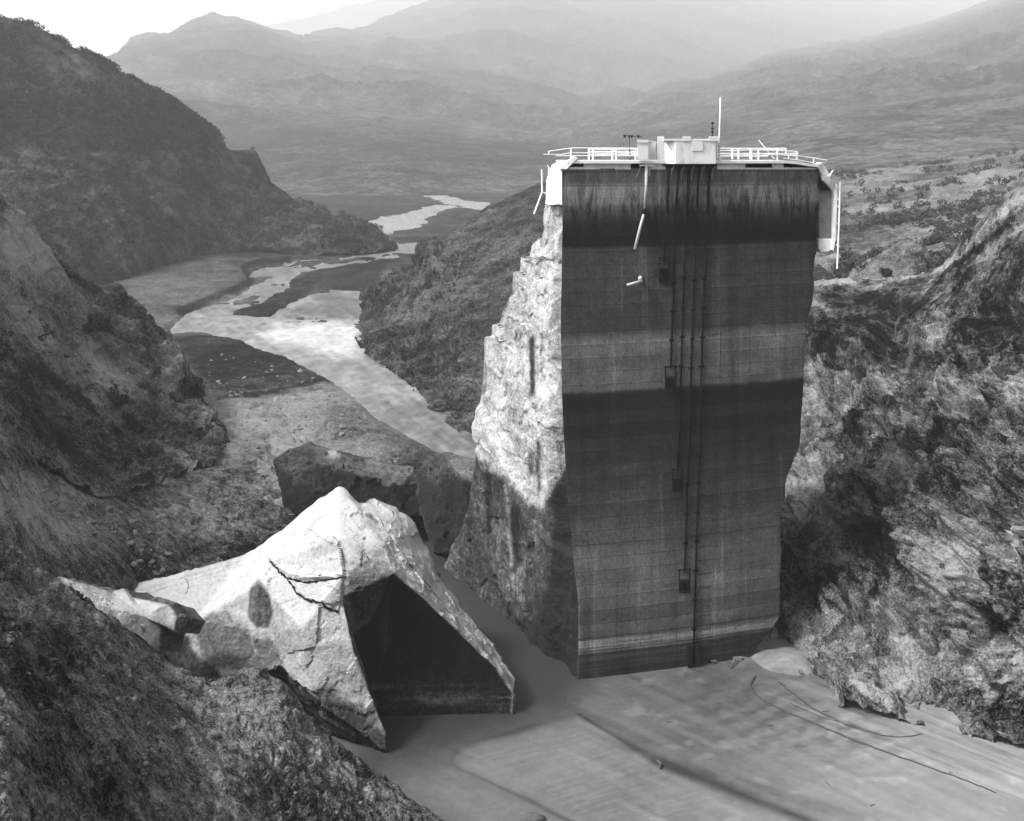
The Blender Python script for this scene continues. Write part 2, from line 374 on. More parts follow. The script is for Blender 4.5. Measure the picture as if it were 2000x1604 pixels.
# mottled hills right of the dam
sheet('hill', [
    [(1150,520,520),(1300,510,470),(1450,508,440),(1600,508,420),(1700,528,355),(1800,540,320),(2000,540,290),(2400,520,260)],
    [(1150,450,650),(1300,440,610),(1600,430,560),(1750,430,520),(1900,440,440),(2000,440,400),(2400,400,350)],
    [(1150,385,820),(1300,375,820),(1450,360,830),(1560,350,840),(1650,345,850),(1750,338,860),(1850,325,880),(2000,298,900),(2400,200,950)]],
    420, 240, M['pale'], lambda V, px, py: 5*fbm(V, 60, 6, 7, .5, True)+1.2*fbm(V, 8, 4, 8),
    lambda V, px, py: .50+.45*fbm(V, 35, 5, 17)+.3*fbm(V, 7, 4, 18)+blobs(px, py, [(1900,470,90,35,.35),(1710,350,60,16,.3),(1950,350,60,40,.2),(1650,470,50,60,-.25)])+.35*sstep(5, 1, dline(px, py, [(1590,502),(1640,496),(1700,486)])),
    drop_first=(0, -60, -30), drop_last=(0, 60, -60), seed=4)

# big scrub hill on the left, its bench and cliff
def c4_tone(V, px, py):
    z = V[..., 2]
    t = .42+.4*fbm(V, 30, 5, 41)+.5*fbm(V, 6, 5, 42, .7)
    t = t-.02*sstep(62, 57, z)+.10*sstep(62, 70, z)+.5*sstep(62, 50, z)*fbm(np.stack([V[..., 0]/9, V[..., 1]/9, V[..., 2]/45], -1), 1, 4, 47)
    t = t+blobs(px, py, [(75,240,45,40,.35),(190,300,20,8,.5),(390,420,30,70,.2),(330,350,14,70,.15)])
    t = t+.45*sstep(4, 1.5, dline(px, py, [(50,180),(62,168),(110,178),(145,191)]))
    return t
def c4_disp(V, px, py):
    z = V[..., 2]
    st = np.stack([V[..., 0]/14, V[..., 1]/14, V[..., 2]/60], -1)
    low = sstep(64, 50, z)
    gq = 1-.8*np.exp(-((px-482)/55)**2-((py-310)/45)**2)
    return gq*(2.5*fbm(V, 60, 4, 43)+low*5.0*fbm(st, 1, 6, 45, .6, True)+(1.2+1.2*low)*fbm(V, 9, 5, 44, .65)-1.5*np.exp(-((z-60)/2.0)**2)*sstep(100, 200, px))
sheet('hillside', [
    [(-500,760,300),(-300,740,330),(0,640,400),(150,590,450),(250,550,510),(320,522,570),(380,505,615),(480,494,645),(600,499,630),(700,499,635),(771,490,662)],
    [(-500,500,380),(-300,480,400),(0,470,450),(150,450,500),(250,440,550),(350,440,610),(430,440,650),(500,450,665),(590,462,660),(690,472,655),(773,488,668)],
    [(-500,250,480),(-300,260,500),(0,300,560),(150,330,580),(250,345,600),(340,350,640),(420,360,680),(480,372,695),(575,425,700),(650,450,680),(774,486,672)],
    [(-500,-140,540),(-300,-70,570),(-150,-5,595),(0,30,620),(60,46,630),(130,85,640),(200,116,650),(260,150,665),(330,190,685),(400,238,705),(428,262,715),(444,288,722),(450,291,726),(470,292,730),(494,292,734),(500,294,735),(507,312,736),(514,332,738),(522,362,738),(560,390,732),(620,420,717),(690,436,705),(730,452,695),(777,483,677)]],
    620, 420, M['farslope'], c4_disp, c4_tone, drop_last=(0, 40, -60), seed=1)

# spur behind the dam
sheet('hillside', [
    [(700,645,392),(700,665,362),(712,695,334),(767,733,305),(803,762,288),(830,798,268),(866,830,251),(929,874,233),(1000,910,217),(1150,960,200),(1400,960,198),(1650,900,198)],
    [(704,625,388),(735,630,372),(780,640,352),(830,650,335),(880,670,315),(930,700,292),(1000,730,275),(1150,760,260),(1400,750,255),(1650,690,260)],
    [(710,605,392),(745,580,395),(795,545,400),(845,520,405),(890,530,395),(960,540,375),(1040,540,360),(1150,540,350),(1400,560,330),(1650,600,290)],
    [(718,590,400),(742,560,408),(775,530,415),(812,512,420),(838,484,424),(850,474,426),(868,480,432),(884,455,440),(950,410,458),(1000,384,468),(1065,357,476),(1200,335,482),(1400,400,450),(1650,560,310)]],
    520, 420, M['slope'],
    lambda V, px, py: (.8+2.4*sstep(960, 820, px)*sstep(455, 500, py))*(.6*fbm(np.stack([V[..., 0]*1.0+V[..., 2]*.5, V[..., 1]*.6, V[..., 2]*.7], -1), 16, 5, 51, .55, True)+.7*facet(V*[1, .6, .8]+2*fbm(V, 9, 3, 53)[..., None], 8, 691)[0]+.4*facet(V, 3.4, 695)[0])*sstep(640, 760, px+py*.12)+.5*fbm(V, 5, 4, 52, .6)+2.4*crev(V, 13, .08, 509)*sstep(980, 860, px)*sstep(480, 520, py),
    lambda V, px, py: .21+.25*fbm(V, 20, 4, 53)+.22*fbm(V, 4, 4, 54)+blobs(px, py, [(848,500,12,30,.22),(880,560,30,20,.15),(820,650,50,30,.08)]),
    drop_last=(10, 30, -45), seed=2)

# steep slope on the left, middle distance
def c3_disp(V, px, py):
    s = np.stack([(V[..., 0]*.6+V[..., 1]*.2+V[..., 2]*.5)/11, (V[..., 0]*.5-V[..., 2]*.8)/22, V[..., 1]/14], -1)
    w3 = np.stack([fbm(V, 8, 3, 411), fbm(V, 8, 3, 412), 0*px], -1)
    q = V*[.8, .8, .5]+2*w3; f1, c1 = facet(q, 8, 631); f2, c2 = facet(q, 3.2, 641); c3_disp.c = .6*c1+.5*c2
    return (2.0+1.6*sstep(150, 330, px))*fbm(s+.4*w3, 1, 5, 61, .55, True)+.5*fbm(V, 4, 4, 62, .6)+(.9+.5*sstep(150, 330, px))*(.65*f1+.25*f2)
def c3_tone(V, px, py):
    t = .38+.3*fbm(V, 16, 4, 63)+.25*fbm(V, 4, 4, 64)+.16*c3_disp.c
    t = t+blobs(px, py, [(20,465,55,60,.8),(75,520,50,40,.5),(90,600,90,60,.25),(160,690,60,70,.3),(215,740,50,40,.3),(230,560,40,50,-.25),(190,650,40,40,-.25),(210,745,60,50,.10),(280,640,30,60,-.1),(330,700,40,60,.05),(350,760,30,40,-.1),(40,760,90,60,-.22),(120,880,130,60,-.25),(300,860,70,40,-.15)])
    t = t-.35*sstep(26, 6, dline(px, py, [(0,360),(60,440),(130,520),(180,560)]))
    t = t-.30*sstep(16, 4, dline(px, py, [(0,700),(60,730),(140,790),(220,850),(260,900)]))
    return t
sheet('hillside', [
    [(-400,620,100),(-300,600,112),(-100,770,122),(0,858,130),(100,935,145),(200,980,157),(300,962,179),(370,936,198),(425,915,207)],
    [(-400,470,130),(-300,430,140),(-100,620,148),(0,720,158),(100,800,173),(200,858,187),(280,885,200),(350,900,208),(428,905,212)],
    [(-400,280,155),(-300,300,165),(-100,440,178),(0,560,190),(100,640,203),(200,720,215),(280,780,224),(345,830,224),(432,885,218)],
    [(-400,20,180),(-300,130,190),(-100,300,205),(0,392,215),(60,450,222),(110,505,228),(190,553,238),(250,585,250),(285,625,252),(312,665,250),(340,705,247),(366,755,243),(392,800,236),(415,838,229),(436,872,221)]],
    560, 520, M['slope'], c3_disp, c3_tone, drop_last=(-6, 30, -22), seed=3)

# gravelly bank between the slope and the fallen blocks
sheet('bank', [
    [(-300,1050,78),(-200,1030,85),(0,1130,97),(100,1190,108),(220,1240,118),(300,1280,125),(400,1305,129),(560,1345,127)],
    [(-300,900,90),(-200,860,98),(0,965,112),(100,1035,124),(200,1075,133),(300,1085,148),(400,1070,163),(560,1040,176)],
    [(-300,760,105),(-200,720,112),(0,850,128),(100,925,144),(200,970,157),(300,950,178),(400,920,200),(560,905,216)],
    [(-300,740,115),(-200,700,122),(0,820,140),(100,895,156),(200,940,172),(300,930,192),(400,905,212),(560,890,226)]],
    460, 320, M['slope'], lambda V, px, py: .5*fbm(V, 9, 4, 71)+.15*fbm(V, 2.2, 2, 72)+(.15+.35*sstep(250, 420, px))*facet(V, 3, 651)[0]+.12*facet(V, 1.1, 661)[0]+.6*fbm(V, 5, 3, 73, .5, True)*sstep(300, 460, px),
    lambda V, px, py: .42+.22*fbm(V, 9, 4, 74)+.2*fbm(V, 1.6, 3, 75)+.15*facet(V, 1.1, 661)[1]+blobs(px, py, [(60,980,110,50,.45),(150,1040,80,40,.3),(250,1110,160,40,-.22),(380,1010,100,40,.2),(560,1010,110,60,-.1),(480,1080,80,40,-.2),(40,900,80,25,-.2),(250,985,70,20,-.2)]),
    drop_first=(0, 6, -10), seed=1)

# rocky abutment on the right
def e2_disp(V, px, py):
    s = np.stack([(V[..., 0]*.55+V[..., 2]*.8)/5, (V[..., 0]*.8-V[..., 2]*.5)/13, V[..., 1]/9], -1)
    a = sstep(560, 760, py)*(1.0-.55*sstep(1240, 1340, py+(2000-px)*.12))
    s = s+.55*np.stack([fbm(V, 6, 3, 401), fbm(V, 6, 3, 402), fbm(V, 6, 3, 403)], -1)
    q = np.stack([(V[..., 0]*.75+V[..., 2]*.65)/1.0, V[..., 1]*.8, (V[..., 2]*.75-V[..., 0]*.65)/.45], -1)+1.2*np.stack([fbm(V, 5, 3, 404), fbm(V, 5, 3, 405), fbm(V, 5, 3, 406)], -1)
    f1, c1 = facet(q, 7.5, 601); f2, c2 = facet(q, 2.9, 611); f3, c3 = facet(q, 1.25, 621)
    d = (.5+1.6*a)*fbm(s, 1, 4, 81, .5, True)+2.0*fbm(V, 14, 3, 82)*a+a*(1.9*f1+.85*f2+.42*f3)+.12*fbm(V, 1.2, 2, 83)+(1-a)*(.25*f2+.2*f3)
    dg = np.stack([(V[..., 0]*.55+V[..., 2]*.83)/6.5, (V[..., 0]*.83-V[..., 2]*.55)/30, V[..., 1]/25], -1)+.25*s; d = d+a*2.4*fbm(dg, 1, 3, 425, .5, True)
    d = d+a*1.2*crev(s*[1, .6, .8], 1.6, .05, 501, 3)
    e2_disp.c = .5*c1+.6*c2+.45*c3
    d = d-3.5*np.exp(-(dline(px, py, [(1745,590),(1725,640),(1705,700),(1672,760),(1640,830),(1600,860)])/14)**2)
    d = d-2.0*np.exp(-(dline(px, py, [(1590,620),(1660,615),(1720,600)])/8)**2)
    d = d-2.2*np.exp(-(dline(px, py, [(1720,700),(1800,640),(1880,610),(2000,600)])/12)**2)
    return d*sstep(1475, 1560, px+30)
def e2_tone(V, px, py):
    t = .31+.5*fbm(V, 10, 4, 84)+.2*fbm(V, 2.2, 4, 85, .6)+.30*e2_disp.c
    t = t+.15*sstep(700, 800, py)
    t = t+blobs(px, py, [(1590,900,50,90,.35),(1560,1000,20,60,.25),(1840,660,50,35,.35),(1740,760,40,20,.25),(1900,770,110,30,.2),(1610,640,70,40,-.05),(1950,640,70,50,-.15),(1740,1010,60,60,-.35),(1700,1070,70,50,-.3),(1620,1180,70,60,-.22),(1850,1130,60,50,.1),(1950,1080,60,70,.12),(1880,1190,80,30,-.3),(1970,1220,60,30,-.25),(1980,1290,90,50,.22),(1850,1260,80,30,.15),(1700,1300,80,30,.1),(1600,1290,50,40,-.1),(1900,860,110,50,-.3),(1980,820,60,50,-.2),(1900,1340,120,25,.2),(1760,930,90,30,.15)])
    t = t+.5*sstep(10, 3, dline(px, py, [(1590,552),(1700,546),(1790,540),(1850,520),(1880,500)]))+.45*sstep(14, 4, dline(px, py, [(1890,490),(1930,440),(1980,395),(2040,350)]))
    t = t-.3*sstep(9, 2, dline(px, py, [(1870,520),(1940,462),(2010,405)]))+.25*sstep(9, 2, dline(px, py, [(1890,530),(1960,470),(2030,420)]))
    t = t-.18*sstep(560, 600, py)*sstep(760, 640, py)
    return t
sheet('rocky_slope', [
    [(1420,1340,129),(1480,1310,133),(1540,1285,137.5),(1600,1370,124),(1700,1400,120),(1850,1430,117),(2000,1465,113),(2200,1520,108),(2500,1590,102)],
    [(1430,1296,131.5),(1480,1270,136),(1540,1252,139),(1590,1300,132),(1700,1356,124),(1850,1393,120),(2000,1424,117),(2200,1480,112),(2500,1550,105)],
    [(1440,1200,147),(1480,1180,148),(1560,1130,149),(1640,1120,147),(1750,1120,140),(1850,1110,132),(2000,1100,120),(2200,1080,100),(2500,1050,78)],
    [(1440,1030,167),(1480,1000,167),(1570,960,166),(1650,940,163),(1750,930,155),(1850,920,146),(2000,900,132),(2200,880,112),(2500,850,88)],
    [(1440,880,190),(1480,860,188),(1600,800,186),(1700,780,182),(1800,770,173),(1900,750,161),(2000,730,148),(2200,700,128),(2500,650,100)],
    [(1440,720,216),(1480,700,217),(1600,650,215),(1700,640,211),(1800,625,200),(1900,600,186),(2000,570,170),(2200,520,150),(2500,450,120)],
    [(1440,610,244),(1480,590,246),(1560,560,250),(1600,550,252),(1700,546,252),(1800,538,237),(1870,500,218),(1900,452,207),(1950,405,196),(2000,372,189),(2200,280,170),(2500,200,150)]],
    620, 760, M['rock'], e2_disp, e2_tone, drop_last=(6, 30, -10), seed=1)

# dark rough slope in the foreground
def c1_disp(V, px, py):
    s = np.stack([(V[..., 0]*.75+V[..., 1]*.5+V[..., 2]*.3)/3.5, (V[..., 0]*.6-V[..., 1]*.4-V[..., 2]*.7)/9, V[..., 2]/5], -1)
    s = s+.5*np.stack([fbm(V, 3, 3, 421), fbm(V, 3, 3, 422), 0*px], -1)
    f1, c1 = facet(s*[1.6, 1, 1.2], .55, 671); f2, c2 = facet(V+.4*s, .62, 681); c1_disp.c = .5*c1+.5*c2
    k = sstep(340, 480, px+(py-1400)*-.5)*sstep(1250, 1330, py)
    d = .42*fbm(s, 1, 4, 91, .5, True)+.10*fbm(V, 1.3, 3, 92)+.45*fbm(V, 6, 3, 93)+(.22+.15*k)*f1+(.06+.07*k)*f2+.4*crev(s, .9, .06, 507, 3)*sstep(300, 100, px)
    d = d+.3*k*fbm(V, 2.2, 3, 95)
    return d-.8*np.exp(-(dline(px, py, [(40,1120),(90,1145)])/10)**2)
def c1_tone(V, px, py):
    s = np.stack([(px*.8+py*.6)/110, (-px*.6+py*.8)/22, 0*px], -1)
    t = .37+.2*fbm(V, 5, 4, 96)+.15*fbm(V, .9, 3, 97)+.28*fbm(s, 1, 5, 98)+.12*c1_disp.c
    return t+blobs(px, py, [(330,1430,120,60,.1),(620,1470,110,50,.12),(700,1560,100,40,.12),(60,1340,90,60,-.22),(110,1260,70,60,-.12),(60,1560,90,50,.12),(160,1500,50,40,.1),(250,1500,60,40,-.15),(130,1430,60,60,-.15)])
sheet('slope', [
    [(-250,930,90),(0,1130,98),(100,1200,104),(220,1275,110),(300,1345,112),(370,1390,113),(460,1400,113),(540,1405,112),(600,1465,111),(700,1550,110),(760,1600,109),(850,1680,108),(960,1780,101),(1060,1900,95)],
    [(-250,860,84),(-100,975,88),(0,1062,92),(100,1132,98),(220,1202,103),(300,1273,106),(370,1318,107),(430,1332,106.5),(490,1322,106),(540,1332,105),(600,1402,104),(700,1482,103),(760,1532,102),(850,1602,101.6),(960,1700,95),(1060,1800,89)],
    [(-250,1150,62),(0,1240,67),(150,1330,75),(300,1415,83),(400,1440,88),(500,1470,91),(620,1545,92),(760,1650,90),(900,1760,86),(1060,1900,80)],
    [(-300,1500,42),(0,1600,46),(150,1700,52),(300,1800,58),(500,1900,65),(700,2000,68),(1000,2200,66)],
    [(-600,2400,20),(0,2600,22),(300,2700,27),(600,2800,32),(1000,3000,36)]],
    720, 620, M['slope'], c1_disp, c1_tone, drop_first=(2, 4, -14), seed=1)
# rock knoll by the dirt road
def knoll():
    n, m = 90, 60; c = PW(1765, 545, 30.0); c = P(1765, 545, 262)
    V = np.zeros((m, n, 3)); a = np.linspace(0, 2*np.pi, n)[None]; r = np.linspace(0, 1, m)[:, None]
    prof = (1-r**1.6)
    V[..., 0] = c[0]+np.cos(a)*r*9.5*(1+.15*np.cos(2*a+1)); V[..., 1] = c[1]+np.sin(a)*r*12; V[..., 2] = c[2]-1.5+10.5*prof*(1-.25*np.cos(a-2.8)*r)
    V[..., 2] -= 2.2*sstep(.2, 1, np.cos(a)*r)
    dv = fbm(V, 4, 6, 101, .6, True); V += np.stack([np.cos(a)*dv*.9, np.sin(a)*dv*.9, dv*.9], -1)*(1-np.exp(-r*6))[..., None]
    o = mesh_np('rock_knoll', V, grid_faces(m, n), M['rock'], .42+.3*fbm(V, 4, 4, 102)); tag(o, kind='structure')
knoll()
# silt fan washed down beside the foot of the dam
def fan():
    n, m = 80, 40; V = np.zeros((m, n, 3)); a = np.linspace(0, 2*np.pi, n)[None]; r = np.linspace(0, 1, m)[:, None]
    c = PW(1540, 1300, 0)
    V[..., 0] = c[0]+np.cos(a)*r*(4.0+.4*np.sin(3*a)); V[..., 1] = c[1]+1.2+np.sin(a)*r*(3.9+.3*np.cos(5*a)); V[..., 2] = -.1+.8*(1-r**2)+.25*fbm(V*[1, 1, 0], 2.2, 4, 8)*(1-r)+.07*fbm(V, 1.0, 3, 3)
    o = mesh_np('silt_fan', V, grid_faces(m, n), M['pond'], .54+.25*fbm(V*[1, 2, 1], 1.6, 4, 5)); tag(o, kind='structure')
fan()

# ------------------------------------------------------------------ solid builders
def new_obj(name, bm, mat, parent=None, smooth=False):
    me = bpy.data.meshes.new(name); bmesh.ops.recalc_face_normals(bm, faces=bm.faces[:])
    bm.to_mesh(me); bm.free()
    for x in (mat if isinstance(mat, list) else [mat]): me.materials.append(x)
    if smooth:
        for p in me.polygons: p.use_smooth = True
    o = bpy.data.objects.new(name, me); C.objects.link(o)
    if parent is not None: adopt(o, parent)
    return o
def tube(bm, pts, r, seg=8, r2=None):
    pts = [Vector(p) for p in pts]; n = len(pts); rings = []
    for i, p in enumerate(pts):
        d = ((pts[min(i+1, n-1)]-pts[max(i-1, 0)])).normalized()
        a = d.orthogonal().normalized() if i == 0 else (prev-d*prev.dot(d)).normalized(); prev = a; b = d.cross(a)
        rr = r if r2 is None else r+(r2-r)*i/(n-1)
        rings.append([bm.verts.new(p+(a*math.cos(t)+b*math.sin(t))*rr) for t in [2*math.pi*k/seg for k in range(seg)]])
    for i in range(n-1):
        for k in range(seg): bm.faces.new((rings[i][k], rings[i][(k+1) % seg], rings[i+1][(k+1) % seg], rings[i+1][k]))
    bm.faces.new(rings[0][::-1]); bm.faces.new(rings[-1])
def bar(bm, a, b, w_, h_):      # square bar from a to b
    a, b = Vector(a), Vector(b); d = (b-a).normalized()
    up = Vector((0, 0, 1)) if abs(d.z) < .9 else Vector((0, 1, 0)); s = d.cross(up).normalized(); u = s.cross(d).normalized()
    vs = [bm.verts.new(p+s*x*w_/2+u*y*h_/2) for p in (a, b) for x, y in ((-1, -1), (1, -1), (1, 1), (-1, 1))]
    for q in ((0, 1, 2, 3), (7, 6, 5, 4), (0, 4, 5, 1), (1, 5, 6, 2), (2, 6, 7, 3), (3, 7, 4, 0)): bm.faces.new([vs[i] for i in q])
def prism(bm, pts, off):       # polygon (3d points) swept by off
    off = Vector(off); a = [bm.verts.new(Vector(p)) for p in pts]; b = [bm.verts.new(Vector(p)+off) for p in pts]; n = len(a)
    bm.faces.new(a); bm.faces.new(b[::-1])
    for i in range(n): bm.faces.new((a[i], b[i], b[(i+1) % n], a[(i+1) % n]))
def bevel(bm, w_):
    bmesh.ops.bevel(bm, geom=bm.edges[:], offset=w_, segments=1, affect='EDGES')
def one(name, fn, mat, parent=None, smooth=False):
    bm = bmesh.new(); fn(bm); return new_obj(name, bm, mat, parent, smooth)

# ------------------------------------------------------------------ the standing piece of the dam
LP = [(330,1100),(480,1098),(640,1095),(780,1098),(940,1106),(1080,1119),(1180,1130),(1328,1128),(1400,1128)]
RP = [(330,1603),(400,1602),(480,1599),(570,1589),(640,1575),(745,1575),(800,1571),(870,1565),(930,1540),(1000,1526),(1200,1525),(1225,1508),(1270,1468),(1290,1462),(1400,1462)]
Pl = np.array([100/F*128, 128.0]); Pr = np.array([602/F*137.5, 137.5]); FD = Pr-Pl; FLn = np.linalg.norm(FD); FD = FD/FLn; FN = np.array([FD[1], -FD[0]])   # FN points at the camera side
def face_s(px):   # distance along the face line seen at column px
    k = (px-1000)/F; return (k*Pl[1]-Pl[0])/(FD[0]-k*FD[1])
def edge_by_z(prof):
    z = []; s = []
    for py, px in prof:
        t = face_s(px); y = (Pl+FD*t)[1]; z.append(H-(py-HOR)/F*y); s.append(t)
    z = np.array(z); s = np.array(s); o = np.argsort(z); return z[o], s[o]
LZ, LS = edge_by_z(LP); RZ, RS = edge_by_z(RP)
ls = lambda z: np.interp(z, LZ, LS); rs = lambda z: np.interp(z, RZ, RS)
def face_pt(s, z, out=0.0):
    bul = 1.3*4*np.clip(s/FLn, 0, 1)*(1-np.clip(s/FLn, 0, 1))
    b = .9*sstep(32.5, 4, z) if np.ndim(z) else .9*float(sstep(32.5, 4, np.array(z)))
    p = Pl+FD*s+FN*(bul*.6+b*.0+out); return np.array([p[0], p[1], z])
def face_at(px, py, out=0.0):
    s = face_s(px)
    for _ in range(3):
        p = face_pt(s, 0, out); k = (px-1000)/F; s -= (p[0]-k*p[1])/(FD[0]-k*FD[1])
    y = face_pt(s, 0, out)[1]; return face_pt(s, H-(py-HOR)/F*y, out)
BD = np.array([-.42, .9075])   # downstream direction of the broken side
def back_t(px, py, s0f=ls):
    k = (px-1000)/F; z = 30.0
    for _ in range(6):
        c = Pl+FD*s0f(z); t = (c[0]-k*c[1])/(-BD[0]+k*BD[1]); y = (c+BD*t)[1]; z = H-(py-HOR)/F*y
    return z, t
DS = [(335,1070),(400,1068),(455,1061),(478,1042),(500,1040),(502,1019),(530,1016),(531,1003),(555,1001),(570,1001),(592,990),(605,983),(632,976),(634,962),(657,960),(658,948),(700,946),(760,941),(800,934),(850,937),(880,944),(930,934),(960,926),(1010,917),(1050,900),(1080,886),(1105,873)]
bz = []; bt = []
for py_, px_ in DS:
    z_, t_ = back_t(px_, py_); bz.append(z_); bt.append(t_)
bz = np.array(bz); bt = np.maximum.accumulate(np.array(bt)); bo = np.argsort(bz); BZ = bz[bo]; BT = bt[bo]
BZ = np.concatenate([[-3], BZ]); BT = np.concatenate([[BT[0]+1], BT])
print('top thickness', BT[-1], 'base', BT[0], 'base z', BZ[1])

def dam_mat():
    m, nt, b = newmat('dam_face'); tc = nt.nodes.new('ShaderNodeTexCoord'); O = tc.outputs['Object']
    sx = nt.nodes.new('ShaderNodeSeparateXYZ'); nt.links.new(O, sx.inputs[0]); Z = sx.outputs['Z']
    wob = math_(nt, 'MULTIPLY', math_(nt, 'SUBTRACT', noise_(nt, .25, 4, .6, O, (1, 1, .3)), .5), .8)
    zz = math_(nt, 'ADD', Z, wob)
    st = [(-1,.02),(1.0,.03),(2.2,.06),(2.5,.04),(3.0,.17),(4.1,.2),(4.5,.075),(5.5,.11),(14.5,.115),(15.2,.075),(17,.08),(19,.055),(22,.038),(27,.020),(32.5,.012),(32.9,.125),(36,.115),(38.2,.15),(39.4,.052),(44,.062),(48.7,.042),(49.1,.038),(49.3,.006),(52,.007),(53.4,.014),(54.3,.05),(55.6,.10),(56.3,.13),(56.5,.075),(58.0,.085),(58.6,.24),(60,.3)]
    fac = math_(nt, 'DIVIDE', math_(nt, 'ADD', zz, 1.0), 61.0)
    # colour ramps hold 32 stops
    col = ramp_(nt, fac, [((z+1)/61.0, v) for z, v in st])
    vs = noise_(nt, 1.1, 6, .65, O, (1.2, 1.2, .05)); vs2 = noise_(nt, 3.2, 6, .7, O, (1.4, 1.4, .06))
    mul = math_(nt, 'ADD', math_(nt, 'MULTIPLY', vs, .75), math_(nt, 'MULTIPLY', vs2, .35))
    mul = math_(nt, 'ADD', mul, .45)
    gr = noise_(nt, 4, 2, .75, O, (1, 1, .6)); mul = math_(nt, 'MULTIPLY', mul, math_(nt, 'ADD', math_(nt, 'MULTIPLY', gr, 1.6), .2))
    big = noise_(nt, .12, 3, .5, O); mul = math_(nt, 'MULTIPLY', mul, math_(nt, 'ADD', math_(nt, 'MULTIPLY', big, 1.1), .45))
    # pale drips under the top lift
    top = ramp_(nt, math_(nt, 'DIVIDE', math_(nt, 'SUBTRACT', Z, 50.5), 6.0), [(0, 0), (.25, .08), (.55, .55), (.62, 1), (.92, 1), (.94, .5), (1, .35)])
    dr = ramp_(nt, noise_(nt, 1.05, 5, .8, O, (1, 1, .2), .6), [(.44, 0), (.5, .55), (.6, 1)])
    # horizontal lift seams
    fr = math_(nt, 'FRACT', math_(nt, 'DIVIDE', math_(nt, 'ADD', Z, math_(nt, 'MULTIPLY', wob, .12)), 1.52))
    seam = ramp_(nt, fr, [(0, .6), (.05, 1.0), (.08, 1.22), (.16, 1), (.93, 1), (.97, .85), (1, .6)])
    lift = nt.nodes.new('ShaderNodeTexWhiteNoise'); lift.noise_dimensions = '1D'
    nt.links.new(math_(nt, 'FLOOR', math_(nt, 'DIVIDE', math_(nt, 'ADD', Z, math_(nt, 'MULTIPLY', wob, .12)), 1.52)), lift.inputs['W'])
    lf = math_(nt, 'ADD', math_(nt, 'MULTIPLY', lift.outputs['Value'], .45), .78)
    col = math_(nt, 'MULTIPLY', math_(nt, 'MULTIPLY', col, mul), math_(nt, 'MULTIPLY', seam, lf))
    # fine level marks in the light band near the water
    lv = ramp_(nt, noise_(nt, 1.0, 4, .7, O, (.04, .04, 3.2)), [(.47, .55), (.55, 1.35)])
    lm = ramp_(nt, fac, [(0, 0), (1.5/61, .6), (3/61, 1), (5.4/61, .9), (5.8/61, 0)])
    lvm = math_(nt, 'ADD', math_(nt, 'MULTIPLY', math_(nt, 'SUBTRACT', lv, 1), lm), 1)
    col = math_(nt, 'MULTIPLY', col, lvm)
    rr = noise_(nt, .55, 6, .7, O, (1, 1, .045), .3); col = math_(nt, 'MULTIPLY', col, ramp_(nt, rr, [(.3, .62), (.5, 1.0), (.58, 1.05), (.66, 1.65), (.72, 1.1)]))
    bl = noise_(nt, .35, 5, .7, O, (.7, .7, 1.6), .8); col = math_(nt, 'MULTIPLY', col, ramp_(nt, bl, [(.32, .7), (.5, 1.0), (.68, 1.25)]))
    col = math_(nt, 'MULTIPLY', math_(nt, 'ADD', col, math_(nt, 'MULTIPLY', math_(nt, 'MULTIPLY', top, dr), .17)), .62)
    nt.links.new(col, b.inputs['Base Color']); b.inputs['Roughness'].default_value = .85
    bp = node(nt, 'ShaderNodeBump', Strength=.35, Distance=.08); nt.links.new(math_(nt, 'ADD', gr, seam), bp.inputs['Height']); nt.links.new(bp.outputs[0], b.inputs['Normal'])
    return m
def broken_mat():
    m, nt, b = newmat('broken_concrete'); at = nt.nodes.new('ShaderNodeAttribute'); at.attribute_name = 'tone'
    O = nt.nodes.new('ShaderNodeTexCoord').outputs['Object']
    a = noise_(nt, 1.2, 3, .75, O); c = noise_(nt, 5, 2, .7, O); s = noise_(nt, 1.3, 5, .7, O, (1.6, 1.6, .09))
    f = math_(nt, 'ADD', at.outputs['Fac'], math_(nt, 'MULTIPLY', math_(nt, 'SUBTRACT', a, .5), .9))
    f = math_(nt, 'ADD', f, math_(nt, 'MULTIPLY', math_(nt, 'SUBTRACT', c, .5), .7))
    f = math_(nt, 'ADD', f, math_(nt, 'MULTIPLY', math_(nt, 'SUBTRACT', s, .5), .5))
    col = ramp_(nt, f, [(0, .008), (.3, .035), (.55, .13), (.8, .26), (1, .36)])
    nt.links.new(col, b.inputs['Base Color'])
    bp = node(nt, 'ShaderNodeBump', Strength=.9, Distance=.22); nt.links.new(noise_(nt, 3.0, 2.5, .75, O), bp.inputs['Height']); nt.links.new(bp.outputs[0], b.inputs['Normal'])
    return m
M['dam'] = dam_mat(); M['broken'] = broken_mat()

